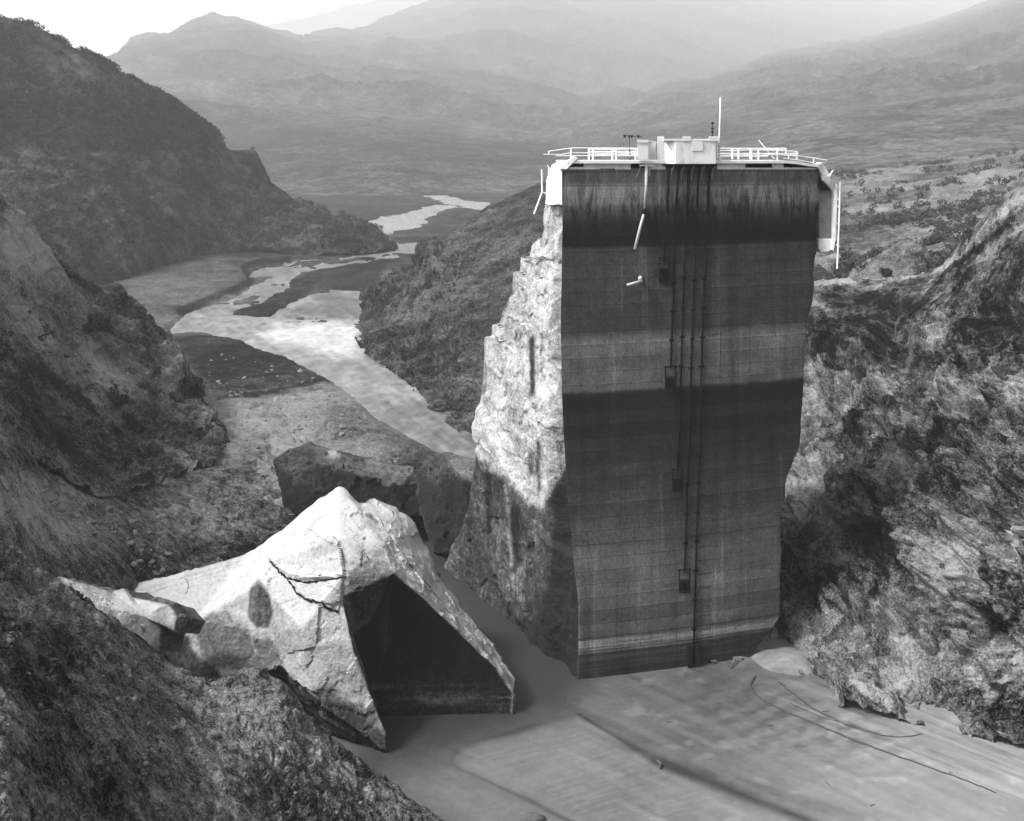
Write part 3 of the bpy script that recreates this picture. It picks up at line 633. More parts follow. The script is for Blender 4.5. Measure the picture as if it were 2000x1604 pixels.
def dam_body(par):
    zs = np.concatenate([np.linspace(-2.5, 58.2, 300)]); nF, nL, nB, nR = 60, 120, 30, 20; loops = []; mi = []; tones = []
    for z in zs:
        s0, s1 = float(ls(z)), float(rs(z)); T = float(np.interp(z, BZ, BT)); T2 = T*.95
        fr = [face_pt(s, z) for s in np.linspace(s0, s1, nF, endpoint=False)]
        rt = [face_pt(s1, z)+np.array([-.18, .98, 0])*t for t in np.linspace(0, T2, nR, endpoint=False)]
        e1 = face_pt(s1, z)+np.array([-.18, .98, 0])*T2; e0 = face_pt(s0, z)+np.array([BD[0], BD[1], 0])*T
        bk = [e1+(e0-e1)*t for t in np.linspace(0, 1, nB, endpoint=False)]
        lt = [e0+(face_pt(s0, z)-e0)*t for t in np.linspace(0, 1, nL, endpoint=False)]
        loops.append(fr+rt+bk+lt)
    V = np.array(loops); n = V.shape[1]; nz = len(zs)
    # roughen the broken left and right sides
    L0 = nF+nR+nB; t = np.linspace(0, 1, nL, endpoint=False)[None]
    Vl = V[:, L0:]
    g = sstep(0, .02, t)*sstep(1.0, .97, t)
    st = np.stack([Vl[..., 0]/7, Vl[..., 1]/4, Vl[..., 2]/4], -1)
    d = (.7*fbm(Vl, 7, 3, 111)+.35*fbm(Vl, 2.2, 4, 113, .6)+.2*facet(Vl, 3.6, 701)[0]+.13*facet(Vl, 1.4, 705)[0])*np.maximum(g, .12)
    # a ledge: the lower part stands a little proud
    led = sstep(0, 1, (np.interp(1-t, [0, .1, .35, .55, .8, 1], [14.5, 14, 15.5, 19, 25, 27])-Vl[..., 2])/.8)
    d = d+.9*led*g-.9*sstep(.80, .9, t)*g
    nrm = np.array([-BD[1], BD[0], 0]); V[:, L0:] = Vl+nrm*d[..., None]
    Vr = V[:, nF:nF+nR]; V[:, nF:nF+nR] = Vr+np.array([.98, .18, 0])*(.6*fbm(Vr, 3, 5, 115)-.3)[..., None]
    # stepped downstream face
    Vb = V[:, nF+nR:L0]
    tone = np.full(V.shape[:2], .5); X = V[:, L0:]
    px, py = project(X)
    tl = .80+.22*fbm(X, 5, 4, 121)+.05*facet(X, 1.4, 705)[1]
    # a darker wet zone under the jagged line, streaks and stains
    line = np.interp(px, [860,930,945,985,1020,1050,1100,1135], [900,890,905,935,965,1000,930,880])+14*fbm(X, 1.5, 4, 131)
    tl = tl-.56*sstep(-14, 14, py-line)
    tl = tl-.40*sstep(1065, 1100, px+18*fbm(X, 3, 4, 133))*sstep(520, 700, py)
    sx = 1040+8*fbm(X*[.1, .1, 1], 3, 3, 135)
    tl = tl-.75*np.exp(-((px-sx)/5)**2)*sstep(648, 665, py)*sstep(780, 765, py)
    for cx, y0, y1, wd, am in ((1008,648,668,2.5,.5),(1015,648,664,2,.5),(1058,650,690,3,.4),(1052,860,960,5,.45),(1038,880,930,7,.4),(955,925,1040,4,.4),(1003,990,1120,6,.5),(1085,1040,1120,3,.3),(1012,990,1100,3,.3)):
        tl = tl-am*np.exp(-((px-cx-3*fbm(X*[.1,.1,1], 2, 2, 137))/wd)**2)*sstep(y0-6, y0+6, py)*sstep(y1+10, y1-10, py)
    tl = tl+.55*np.exp(-((px-993-(py-1000)*.08)/6)**2)*sstep(930, 950, py)*sstep(1170, 1100, py)*(.5+.9*np.abs(fbm(X*[1,1,.15], 1.0, 3, 139)))
    tl = tl-.22*sstep(1150, 1260, py+(px-900)*.1)-.15*sstep(1040, 1120, px)*sstep(950, 1050, py)
    tone[:, L0:] = tl
    idx = np.arange(nz-1)[:, None]*n+np.arange(n)[None]; nx = np.arange(nz-1)[:, None]*n+(np.arange(n)[None]+1) % n
    Fq = np.stack([idx, nx, nx+n, idx+n], -1); mt = np.zeros((nz-1, n), int); mt[:, nF:] = 1
    # top cap
    Vc = V.reshape(-1, 3); Fq = Fq.reshape(-1, 4); mt = mt.reshape(-1)
    o = mesh_np('concrete_block', Vc, Fq, tone=tone, mats=[M['dam'], M['broken']], midx=mt, smooth=True)
    bm = bmesh.new(); bm.from_mesh(o.data); bm.verts.ensure_lookup_table()
    top = [bm.verts[(nz-1)*n+i] for i in range(n)]; f = bm.faces.new(top); f.material_index = 1; bmesh.ops.triangulate(bm, faces=[f])
    for e in bm.edges:
        if len(e.link_faces) == 2 and e.calc_face_angle(0) > .7: e.smooth = False
    bm.to_mesh(o.data); bm.free()
    adopt(o, par); return o
base = face_pt(FLn/2, 0)
dam = thing('dam', 'tall standing piece of a broken concrete dam with banded dark face rising from muddy water', 'dam', tuple(base))
body = dam_body(dam)
body['label'] = 'dark stained front face and pale jagged broken side of concrete'

def fprism(px0, px1, py0, py1, out0, out1, name, mat, par, bv=0.0):
    def f(bm):
        a = [face_at(px0, py1, out0), face_at(px1, py1, out0), face_at(px1, py0, out0), face_at(px0, py0, out0)]
        b = [face_at(px0, py1, out1), face_at(px1, py1, out1), face_at(px1, py0, out1), face_at(px0, py0, out1)]
        for q in (a, b):
            z0 = (q[0][2]+q[1][2])/2; z1 = (q[2][2]+q[3][2])/2
        b = [np.array([v[0], v[1], u[2]]) for v, u in zip(b, a)]
        va = [bm.verts.new(v) for v in a]; vb = [bm.verts.new(v) for v in b]
        bm.faces.new(va); bm.faces.new(vb[::-1])
        for i in range(4): bm.faces.new((va[i], vb[i], vb[(i+1) % 4], va[(i+1) % 4]))
        if bv: bevel(bm, bv)
    return one(name, f, mat, par)
# the crest: a low wall with openings, a deck on top
for a, b in ((1140,1232),(1400,1456),(1508,1530)): fprism(a, b, 318, 331, .02, -1.2, 'crest_pier', M['cream'], dam)
fprism(1262, 1300, 318, 331, .02, -1.2, 'crest_pier', M['cream'], dam)
fprism(1102, 1150, 326.5, 331, .03, -1.0, 'sill', M['cream'], dam)
fprism(1530, 1600, 327.5, 331, .03, -1.0, 'sill', M['cream'], dam)
fprism(1456, 1508, 328, 331, .03, -1.0, 'sill', M['cream'], dam)
def deck(bm):
    n = 24
    for s0, s1 in (((1108, 1600)),):
        xs = np.linspace(s0, s1, n)
        ring = []
        for x in xs:
            yy = 313.5+ (8*sstep(1540, 1600, np.array(x)) if x > 1540 else 0)
            A = face_at(x, yy, .55); z1 = A[2]; z0 = z1-.34
            Bk = face_pt(face_s(x), z1, -4.0)
            ring.append([bm.verts.new(v) for v in ((A[0], A[1], z0), (A[0], A[1], z1), (Bk[0], Bk[1], z1), (Bk[0], Bk[1], z0))])
        for i in range(n-1):
            for k in range(4): bm.faces.new((ring[i][k], ring[i][(k+1) % 4], ring[i+1][(k+1) % 4], ring[i+1][k]))
        bm.faces.new(ring[0]); bm.faces.new(ring[-1][::-1])
one('walkway_deck', deck, M['white'], dam)
# downstream parapet, blackened to paint the shade in the openings under the deck
fprism(1104, 1598, 317, 330, -2.4, -3.8, 'rear_crest_wall', M['iron'], dam)

# gate stems on the face
UP = [(1306,1303),(1326,1320),(1346,1342),(1365,1361),(1386,1382)]
for i, (xa, xb) in enumerate(UP):
    def f(bm, xa=xa, xb=xb):
        tube(bm, [face_at(xa, 322, .42), face_at(xb, 418, .22)], .15, 8)
        for k in range(3): tube(bm, [face_at(xa+(xb-xa)*k/3, 335+30*k, .02), face_at(xa+(xb-xa)*k/3, 335+30*k, .45)], .1, 6)
    s = one('gate_stem', f, M['iron'], dam, True)
    one('bracket', lambda bm: tube(bm, [face_at(xa+11, 325, .75), face_at(xa+7, 330, .6), face_at(xa+5, 342, .2), face_at(xa+4, 352, .05)], .07, 6), M['graycon'], s)
    one('clamp', lambda bm: bar(bm, face_at(xb-4, 413, .4), face_at(xb+4, 413, .4), .35, .35), M['iron'], s)
LW = [(1299,470,1297,512,None),(1318,475,1310,718,(1309,717)),(1338,474,1324,920,(1323,917)),(1358,472,1337,1118,(1337,1113)),(1377,475,1354,1294,None)]
for i, (xa, ya, xb, yb, g) in enumerate(LW):
    s = one('outlet_pipe', lambda bm: tube(bm, [face_at(xa+(xb-xa)*t, ya+(yb-ya)*t, .15) for t in np.linspace(0, 1, 9)], .115, 8), M['iron'], dam, True)
    one('pipe_head', lambda bm: bar(bm, face_at(xa-4, ya-1, .28), face_at(xa+5, ya+1, .28), .3, .32), M['iron'], s)
    y = ya+70+6*(i % 2)
    while y < yb-15:
        x = xa+(xb-xa)*(y-ya)/(yb-ya)
        one('collar', lambda bm: bar(bm, face_at(x-4, y, .14), face_at(x+4, y, .14), .26, .26), M['iron'], s); y += 57
def grate(px, py0, py1, hw):
    def f(bm):
        for x in (px-hw, px+hw): bar(bm, face_at(x, py0, .3), face_at(x, py1, .3), .12, .12)
        bar(bm, face_at(px-hw, py1, .3), face_at(px+hw, py1, .3), .12, .12)
        bar(bm, face_at(px-hw-2, py0, .45), face_at(px+hw+2, py0-1, .45), .16, .12)
    s = one('gate_frame', f, M['iron'], dam)
    def g(bm):
        ym = py0+(py1-py0)*.45
        for k in range(4): x = px-hw*.8+hw*1.6*k/3; bar(bm, face_at(x, ym, .22), face_at(x, py1-1, .22), .09, .09)
        for k in range(4): y = ym+(py1-ym)*k/3.2; bar(bm, face_at(px-hw*.9, y, .25), face_at(px+hw*.9, y, .25), .09, .09)
    one('grille', g, M['iron'], s)
    one('opening', lambda bm: prism(bm, [face_at(px-hw*.7, (py0+py1)/2, .03), face_at(px+hw*.7, (py0+py1)/2, .03), face_at(px+hw*.7, py1-3, .03), face_at(px-hw*.7, py1-3, .03)], (0, -.03, 0)), M['crack'], s)
for a in ((1298,504,550,10),(1310,717,760,10),(1324,917,960,10),(1337,1113,1157,10)): grate(*a)
one('pipe_foot', lambda bm: (bar(bm, face_at(1347, 1262, .35), face_at(1347, 1302, .35), .5, .5), bar(bm, face_at(1361, 1258, .35), face_at(1361, 1302, .35), .5, .5)), M['iron'], dam)
# painted gauge figures, worn to short dark strokes
def comb(x0, y, n, w_=5.2):
    lo = []; hi = []
    for j in range(n):
        x = x0+w_*j; sl = .12*(x-x0); k = (j*7+int(y)) % 3
        lo += [(x-1.1, y+.5-sl), (x-1.1, y+2.8-sl-k*.3), (x+1.1, y+2.8-sl-k*.3), (x+1.1, y+.5-sl)]; hi += [(x-1.1, y-.5-sl), (x-1.1, y-2.6-sl+k*.3), (x+1.1, y-2.6-sl+k*.3), (x+1.1, y-.5-sl)]
    pts = [face_at(px, py, .012) for px, py in lo+hi[::-1]]
    one('gauge_figures', lambda bm: prism(bm, pts, (0, .02, 0)), M['line'], dam)
for k in range(11): comb(1368-k*.3, 986+27.2*k, 5)
for y in (738, 655, 600): comb(1386, y, 5, 5.5)
one('gauge_line', lambda bm: bar(bm, face_at(1408, 596, .012), face_at(1406, 752, .012), .1, .02), M['line'], dam)

# broken slabs still joined at both ends of the crest
LT = P(1070, 345, 129)
def tilted(bm):
    prism(bm, [P(1067,352,130), P(1078,322,130), P(1098,313,129.5), P(1128,312,129), P(1112,325,128.3), P(1094,331,128.3), P(1078,349,129)], (0, 2.2, -.3)); bevel(bm, .06)
one('broken_deck_slab', tilted, M['cream'], dam)
one('broken_deck_slab', lambda bm: prism(bm, [P(1094,330,127.6), P(1122,306,127.6), P(1128,309,127.6), P(1106,331,127.6)], (0, 2, .1)), M['cream'], dam)
one('hanging_wall_panel', lambda bm: (prism(bm, [P(1067,352,128.8), P(1082,342,128.2), P(1092,330,127.9), P(1098,332,127.8), P(1098,401,127.8), P(1090,398,128), P(1078,401,128.4), P(1066,399,128.9)], (.5, 3.4, 0)), bevel(bm, .04)), M['cream'], dam)
one('broken_edge_slab', lambda bm: prism(bm, [P(1597,322,136.5), P(1606,318,137), P(1616,333,137.5), P(1624,352,137.5), P(1632,368,138), P(1626,373,138), P(1616,360,137.5), P(1608,352,137), P(1607,344,137)], (0, 2.5, 0)), M['cream'], dam)
one('hanging_strip', lambda bm: prism(bm, [P(1627,366,138), P(1633,372,138), P(1635,380,138), P(1632,468,138), P(1628,490,138), P(1624,488,138), P(1627,468,138), P(1629,384,138)], (0, 1.6, 0)), M['cream'], dam)
one('wing_wall', lambda bm: prism(bm, [P(1598,350,139), P(1626,370,139), P(1629,380,139), P(1627,468,139), P(1600,468,139)], (0, 3, 0)), M['graycon'], dam)
one('wing_wall_base', lambda bm: (prism(bm, [P(1598,467,138.2), P(1627,467,138.2), P(1628,488,138.2), P(1618,492,138.2), P(1604,494,138.2), P(1598,486,138.2)], (0, 3, 0)), bevel(bm, .08)), M['cream'], dam)
one('black_shadow_gap', lambda bm: prism(bm, [P(1599,345,138.4), P(1608,352,138.4), P(1626,372,138.4), P(1604,372,138.4), P(1599,362,138.4)], (0, 2, 0)), M['iron'], dam).name = 'shadow_gap_fill'  # black fill that stands in for the shadowed gap below the slab

# gate house and its neighbours on the crest
gh = thing('gatehouse', 'white box-like gatehouse with small pilasters above five dark gate stems on the dam crest', 'gatehouse', tuple(face_at(1345, 318, .5)))
def gwall(bm):
    zt, zb = face_at(1345, 274, 1.2)[2], face_at(1345, 320.5, 1.2)[2]
    pl = [face_at(1290, 300, .1), face_at(1319, 300, 1.3), face_at(1398, 300, 1.3), face_at(1398, 300, -2.6), face_at(1290, 300, -2.6)]
    prism(bm, [(p[0], p[1], zb) for p in pl], (0, 0, zt-zb)); bevel(bm, .03)
wm, wnt, wb = newmat('stained_white_render'); 
_c = ramp_(wnt, noise_(wnt, .7, 5, .6, None, (1, 1, .5)), [(.3, .42), (.5, .62), (.7, .74)]); wnt.links.new(_c, wb.inputs['Base Color'])
one('wall', gwall, wm, gh)
for x0, x1, y0 in ((1284,1297,267),(1333,1350,267),(1384,1403,266.5)):
    o0, o1 = (.45, -.3) if x0 < 1300 else (1.38, .5)
    fprism(x0, x1, y0, 319 if x0 < 1300 else 276, o0, o1, 'pilaster', M['white'], gh, .02)
fprism(1297, 1398, 271.5, 275.5, 1.36, -2.6, 'parapet_cap', M['white'], gh, .02)
fprism(1351, 1373, 277, 295, 1.36, 1.30, 'plaque', M['white'], gh, .01)
one('underside', lambda bm: prism(bm, [face_at(1294, 321, .1), face_at(1320, 321.2, 1.2), face_at(1397, 321.2, 1.2), face_at(1397, 321.2, .02), face_at(1294, 321.2, .02)], (0, 0, -.14)), M['iron'], gh)
sh = thing('shed', 'small white shed with sloping lid beside the gatehouse', 'shed', tuple(face_at(1262, 313, .5)))
def shedw(bm):
    A = lambda x, y, o: face_at(x, y, o)
    b = [A(1245, 312, .9), A(1266, 312, .9), A(1281, 312, -.8), A(1258, 312, -.8)]; zt = A(1255, 279, .9)[2]; zb = b[0][2]
    prism(bm, [(p[0], p[1], zb) for p in b], (0, 0, zt-zb)); bevel(bm, .02)
one('wall', shedw, M['white'], sh)
def shedr(bm):
    A = face_at; z = A(1255, 278.5, .9)[2]
    b = [A(1243.5, 312, 1.0), A(1267, 312, 1.0), A(1282.5, 312, -.85), A(1257, 312, -.9)]
    lo = [bm.verts.new((p[0], p[1], z)) for p in b]; hi = [bm.verts.new((p[0]*.98+b[1][0]*.02, p[1], z+h)) for p, h in zip(b, (.32, .32, .1, .32))]
    bm.faces.new(lo[::-1]); bm.faces.new(hi)
    for i in range(4): bm.faces.new((lo[i], lo[(i+1) % 4], hi[(i+1) % 4], hi[i]))
one('roof', shedr, M['white'], sh)
fp = thing('flagpole', 'thin bare white pole standing at the right end of the gatehouse', 'pole', tuple(face_at(1404, 313, 0)))
one('pole', lambda bm: tube(bm, [face_at(1404, 314, .2), face_at(1407, 190, .2)], .11, 8, .06), M['white'], fp, True)
one('pole_base', lambda bm: tube(bm, [face_at(1404, 314, .2), face_at(1404, 306, .2)], .2, 8), M['white'], fp, True)
up = thing('utility_pole', 'dark wooden pole with a crossarm rising behind the left crest railing', 'pole', tuple(P(1231, 316, 134)))
one('post', lambda bm: tube(bm, [P(1231,316,132), P(1228.5,264,132)], .08, 6), M['darkwood'], up, True)
one('crossarm', lambda bm: bar(bm, P(1217,265,132), P(1254,267,132), .12, .12), M['darkwood'], up)
for x in (1220,1229,1234,1247): one('insulator', lambda bm: tube(bm, [P(x,264,131.9), P(x,269,131.9)], .11, 6), M['iron'], up)
ins = thing('insulator_stack', 'dark string of insulators standing on the right end of the gatehouse roof', 'insulator', tuple(face_at(1391, 268, -.5)))
one('rod', lambda bm: tube(bm, [face_at(1391.5, 272, 0), face_at(1391.5, 238, 0)], .04, 6), M['iron'], ins)
for y in (266,258,251,241): one('disc', lambda bm: tube(bm, [face_at(1391.5, y+1.6, 0), face_at(1391.5, y-1.6, 0)], .15, 8), M['iron'], ins, True)

# railings
def railing(name, label, rails, posts, out, w_=.06, mat=None):
    r0 = rails[0]; root = thing(name, label, 'railing', tuple(face_at(r0[0][0], 313, out)))
    for r in rails: one('rail', lambda bm: tube(bm, [face_at(x, y, out) for x, y in r], w_, 6), mat or M['white'], root)
    for x, y0, y1, ww in posts: one('post', lambda bm: bar(bm, face_at(x, y0, out), face_at(x, y1, out), ww, ww), mat or M['white'], root)
    return root
railing('railing', 'white crest railing left of the shed, bent down at its broken outer end', [[(1071,296),(1115,289.5),(1180,289.5),(1245,290)],[(1062,302),(1095,302),(1115,299),(1245,299)],[(1085,304.5),(1245,304.5)]],
    [(1072,296,302,.14),(1115,289,311,.2),(1196,290,313,.2),(1241,290,313,.15)], .35)
railing('railing', 'white rear railing seen through the front one left of the shed', [[(1150,291.5),(1247,291.5)],[(1150,296),(1247,296)],[(1150,301.5),(1247,301.5)]], [(1150,291,312,.2),(1158,291,312,.2),(1203,291,312,.2)], -3.6)
railing('railing', 'straight white rear railing right of the gatehouse', [[(1402,290),(1535,290)],[(1402,294.5),(1535,292)],[(1402,300),(1560,300)],[(1402,305),(1500,305)]], [(1430,290,311,.2),(1442,290,311,.2),(1465,290,311,.15),(1535,290,300,.14)], -3.6)
railing('railing', 'white front railing with square end frame right of the gatehouse', [[(1402,295.5),(1468,293),(1520,294),(1556,296)],[(1402,302.5),(1500,303),(1556,303)]], [(1468,293,313,.14),(1481,293,313,.2),(1518,294,313,.16),(1556,296,313,.18)], .4)
railing('railing', 'white railing sagging down to the broken right end of the crest', [[(1500,302),(1556,304),(1590,309),(1616,313.5)],[(1530,309),(1560,313),(1600,321)]], [(1589,309,320,.13),(1540,303,311,.13)], .45)
def plank(label, pts, w_, h_, D, cat='plank', name='plank'):
    o = one(name, lambda bm: [bar(bm, P(a[0], a[1], D), P(b[0], b[1], D), w_, h_) for a, b in zip(pts[:-1], pts[1:])], M['white'])
    return tag(o, label, cat)
plank('loose white plank leaning up against the railing right of the gatehouse', [(1482,274),(1500,296),(1512,310)], .22, .1, 134.6)
plank('short white board sticking out of the broken deck at its right end', [(1627,333),(1619,345)], .3, .1, 137.2)
plank('tiny splintered board at the left edge of the broken deck', [(1069,323),(1073,330)], .14, .1, 129)
br = thing('broken_rail', 'thin broken railing pieces dangling beside the left end of the crest', 'railing', tuple(P(1059, 375, 129)))
one('upright', lambda bm: tube(bm, [P(1058,331,129), P(1059,375,129)], .1, 6), M['white'], br)
one('dangling_rail', lambda bm: tube(bm, [P(1059,375,129), P(1043,418,129)], .1, 6), M['white'], br)
one('tie', lambda bm: tube(bm, [P(1059,375,129), P(1070,380,129)], .06, 6), M['white'], br)
vr = thing('hanging_railing', 'length of white railing hanging straight down beside the broken right end of the crest', 'railing', tuple(P(1636, 380, 138)))
one('rail', lambda bm: tube(bm, [P(1641,356,138), P(1639,430,138), P(1635,525,138)], .1, 6), M['white'], vr)
one('rail', lambda bm: tube(bm, [P(1633,360,138.3), P(1634.5,388,138.3), P(1632,470,138.3)], .09, 6), M['white'], vr)
for y in (390,404,438,480): one('rung', lambda bm: tube(bm, [P(1633,y-2,138.1), P(1642-(y-390)*.02,y+2,138.1)], .09, 6), M['white'], vr)
# white drain pipe, its dangling end, and the fallen elbow
dp = thing('pipe', 'long white pipe down the dam face below the shed, its lower end kinked', 'pipe', tuple(face_at(1261, 318, .4)))
one('upper_pipe', lambda bm: tube(bm, [face_at(1263, 314, .35), face_at(1262, 365, .35), face_at(1259, 409, .35)], .2, 10, .15), M['wood'], dp, True)
one('lower_pipe', lambda bm: tube(bm, [face_at(1258, 416, .4), face_at(1250, 445, .6), face_at(1240, 487, .9)], .15, 10, .18), M['wood'], dp, True)
one('joint', lambda bm: tube(bm, [face_at(1259, 408, .38), face_at(1258, 418, .4)], .26, 10), M['iron'], dp, True)
one('crosspiece', lambda bm: bar(bm, face_at(1249, 323, .4), face_at(1277, 323.5, .4), .15, .14), M['white'], dp)
one('strut', lambda bm: tube(bm, [face_at(1252, 322, .3), face_at(1244, 345, .05)], .05, 6), M['wood'], dp)
one('side_pipe', lambda bm: tube(bm, [face_at(1268, 324, .2), face_at(1268, 344, .2)], .12, 6), M['wood'], dp)
eb = thing('pipe_stub', 'short white elbow pipe stuck out of the grey dam face left of the gate frames', 'pipe', tuple(face_at(1250, 548, 0)))
one('arm', lambda bm: tube(bm, [face_at(1225, 557, 1.0), face_at(1254, 549, .5)], .16, 10), M['wood'], eb, True)
one('socket', lambda bm: tube(bm, [face_at(1251, 542, -.1), face_at(1250, 545, .5)], .24, 10), M['wood'], eb, True)

# ------------------------------------------------------------------ fallen blocks
def conc_mat(name, hi=.29, stain=.5):
    m, nt, b = newmat(name); at = nt.nodes.new('ShaderNodeAttribute'); at.attribute_name = 'tone'
    O = nt.nodes.new('ShaderNodeTexCoord').outputs['Object']
    f = math_(nt, 'ADD', at.outputs['Fac'], math_(nt, 'MULTIPLY', math_(nt, 'SUBTRACT', noise_(nt, .45, 7, .7, O), .5), stain))
    f = math_(nt, 'ADD', f, math_(nt, 'MULTIPLY', math_(nt, 'SUBTRACT', noise_(nt, 2.5, 3, .75, O), .5), .75))
    f = math_(nt, 'ADD', f, math_(nt, 'MULTIPLY', math_(nt, 'SUBTRACT', noise_(nt, 1.2, 5, .7, O, (1.5, .6, .25)), .5), .35))
    col = ramp_(nt, f, [(0, .002), (.2, .015), (.45, .07), (.7, .19), (.95, hi)])
    nt.links.new(col, b.inputs['Base Color'])
    bp = node(nt, 'ShaderNodeBump', Strength=.8, Distance=.2); nt.links.new(noise_(nt, 2.5, 3, .7, O), bp.inputs['Height']); nt.links.new(bp.outputs[0], b.inputs['Normal'])
    return m
M['conc'] = conc_mat('fallen_concrete')
def fragment(name, V, Fc, back, maxlen=.45, amp=.16, tonefn=None, label='', cat='concrete block', mat=None, flat=(), parent=None, drop=(0, 12, -14), smooth_n=1, dispfn=None):
    """V: id -> (px,py,D); Fc: list of (ids, tone, rough); back: closed outline of the visible part"""
    bm = bmesh.new(); vv = {k: bm.verts.new(P(*p)) for k, p in V.items()}; lay = bm.faces.layers.float.new('ft'); lr = bm.faces.layers.float.new('fr')
    for ids, tn, rg in Fc:
        f = bm.faces.new([vv[i] for i in ids]); f[lay] = tn; f[lr] = rg
    bv = [bm.verts.new(vv[i].co+Vector(drop)) for i in back]; n = len(back)
    cen = sum((v.co for v in bv), Vector())/n
    for i in range(n):
        j = (i+1) % n
        try: f = bm.faces.new((vv[back[i]], vv[back[j]], bv[j], bv[i])); f[lay] = .35; f[lr] = 1
        except ValueError: pass
    f = bm.faces.new(bv); f[lay] = .3
    bmesh.ops.triangulate(bm, faces=bm.faces[:])
    for _ in range(7):
        es = [e for e in bm.edges if e.calc_length() > maxlen*(1 if min(e.verts[0].co.y, e.verts[1].co.y) < cen.y-5 else 3)]
        if not es: break
        bmesh.ops.subdivide_edges(bm, edges=es, cuts=1); bmesh.ops.triangulate(bm, faces=[f for f in bm.faces if len(f.verts) > 3])
    for _ in range(smooth_n): bmesh.ops.smooth_vert(bm, verts=[v for v in bm.verts if min(f[lr] for f in v.link_faces) > .05], factor=.5, use_axis_x=True, use_axis_y=True, use_axis_z=True)
    bm.normal_update(); bm.verts.ensure_lookup_table()
    X = np.array([v.co[:] for v in bm.verts]); N = np.array([v.normal[:] for v in bm.verts])
    rg = np.array([np.mean([f[lr] for f in v.link_faces]) for v in bm.verts]); tn = np.array([np.mean([f[lay] for f in v.link_faces]) for v in bm.verts])
    px, py = project(X)
    d = amp*rg*(1.0*fbm(X, 4, 3, 151)+.6*fbm(X, 1.1, 4, 152, .6)+1.5*facet(X, 3.2, 711)[0]+.6*facet(X, 1.2, 715)[0])
    if dispfn is not None: d = d+dispfn(X, px, py)
    X2 = X+N*d[:, None]
    for v, c in zip(bm.verts, X2): v.co = c
    if tonefn is not None: tn = tonefn(tn, X, px, py)
    me = bpy.data.meshes.new(name); bmesh.ops.recalc_face_normals(bm, faces=bm.faces[:])
    for e in bm.edges:
        if len(e.link_faces) == 2 and e.calc_face_angle(0) > .5: e.smooth = False
    for f in bm.faces: f.smooth = True
    bm.to_mesh(me); bm.free()
    at = me.attributes.new('tone', 'FLOAT', 'POINT'); at.data.foreach_set('value', tn.astype(np.float32))
    me.materials.append(mat or M['conc']); o = bpy.data.objects.new(name, me); C.objects.link(o)
    if parent is not None: adopt(o, parent)
    elif label: tag(o, label, cat)
    return o

BV = dict(A=(662,944,130), A1=(702,980,130), T0=(732,976,131), T1=(774,990,132), T2=(808,1024,132), T3=(832,1073,131), T4=(856,1121,130), T5=(904,1189,128), T6=(963,1257,125), T7=(1009,1325,121.8), T8=(1001,1392,120.5),
    K0=(766,1121,116.5), K1=(822,1165,118.5), K2=(904,1243,120), K3=(968,1306,120.6), K4=(999,1356,120.6), K5=(997,1393,120.6), W1=(744,1400,120.0),
    R1=(712,1022,124), R2=(750,1068,120.5), Q1=(560,1025,131), B=(478,1082,131), B1=(530,1098,123.5), X2=(672,1126,116.5), X1=(660,1060,119.5),
    C=(274,1141,123), C2=(262,1158,121), BL0=(312,1267,116), BL1=(352,1325,113.5), BL2=(449,1331,113), NN=(546,1301,114.5), F1=(613,1364,113.0), E4=(754,1470,112.6),
    G0=(668,1165,116.2), E1=(691,1272,114.2), E2=(730,1378,113.2), E3=(754,1430,112.5), G1=(725,1213,118.6), G2=(690,1240,117.4), M1=(505,1140,120.5), M2=(500,1230,117.5), M3=(590,1230,114.5), M4=(380,1215,119))
BF = [(('A','Q1','B','B1','X1'), 1.0, .45),(('A','X1','R1','A1'), 1.0, .7),(('X1','X2','R2','R1'), .88, .7),(('X2','G0','K0','R2'), .6, .6),  # face tones hold some shading: recess darkened, right strip lifted against the sun
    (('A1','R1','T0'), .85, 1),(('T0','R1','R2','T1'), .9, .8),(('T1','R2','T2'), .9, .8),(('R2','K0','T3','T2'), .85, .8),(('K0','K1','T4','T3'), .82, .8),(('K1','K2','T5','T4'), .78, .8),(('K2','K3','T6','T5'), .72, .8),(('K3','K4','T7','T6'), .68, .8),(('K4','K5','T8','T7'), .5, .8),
    (('K0','G1','G2','W1','K5','K4','K3','K2','K1'), .0, .0),(('G0','G2','G1','K0'), .36, .6),  # former dam face; the hollow's shadow is painted into its black tone
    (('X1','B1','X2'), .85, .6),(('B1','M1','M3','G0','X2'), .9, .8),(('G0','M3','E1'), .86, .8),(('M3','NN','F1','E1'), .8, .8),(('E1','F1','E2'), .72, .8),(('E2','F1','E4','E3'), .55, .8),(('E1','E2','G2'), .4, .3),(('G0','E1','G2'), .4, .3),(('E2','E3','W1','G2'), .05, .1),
    (('B','C','C2','M4','M1'), .92, .2),(('B','M1','B1'), .95, .2),(('C2','BL0','M4'), .66, .6),(('M4','BL0','BL1','BL2','M2'), .6, .4),(('M1','M4','M2'), .8, .3),(('M1','M2','M3'), .66, .6),(('M2','BL2','NN','M3'), .62, .6)]
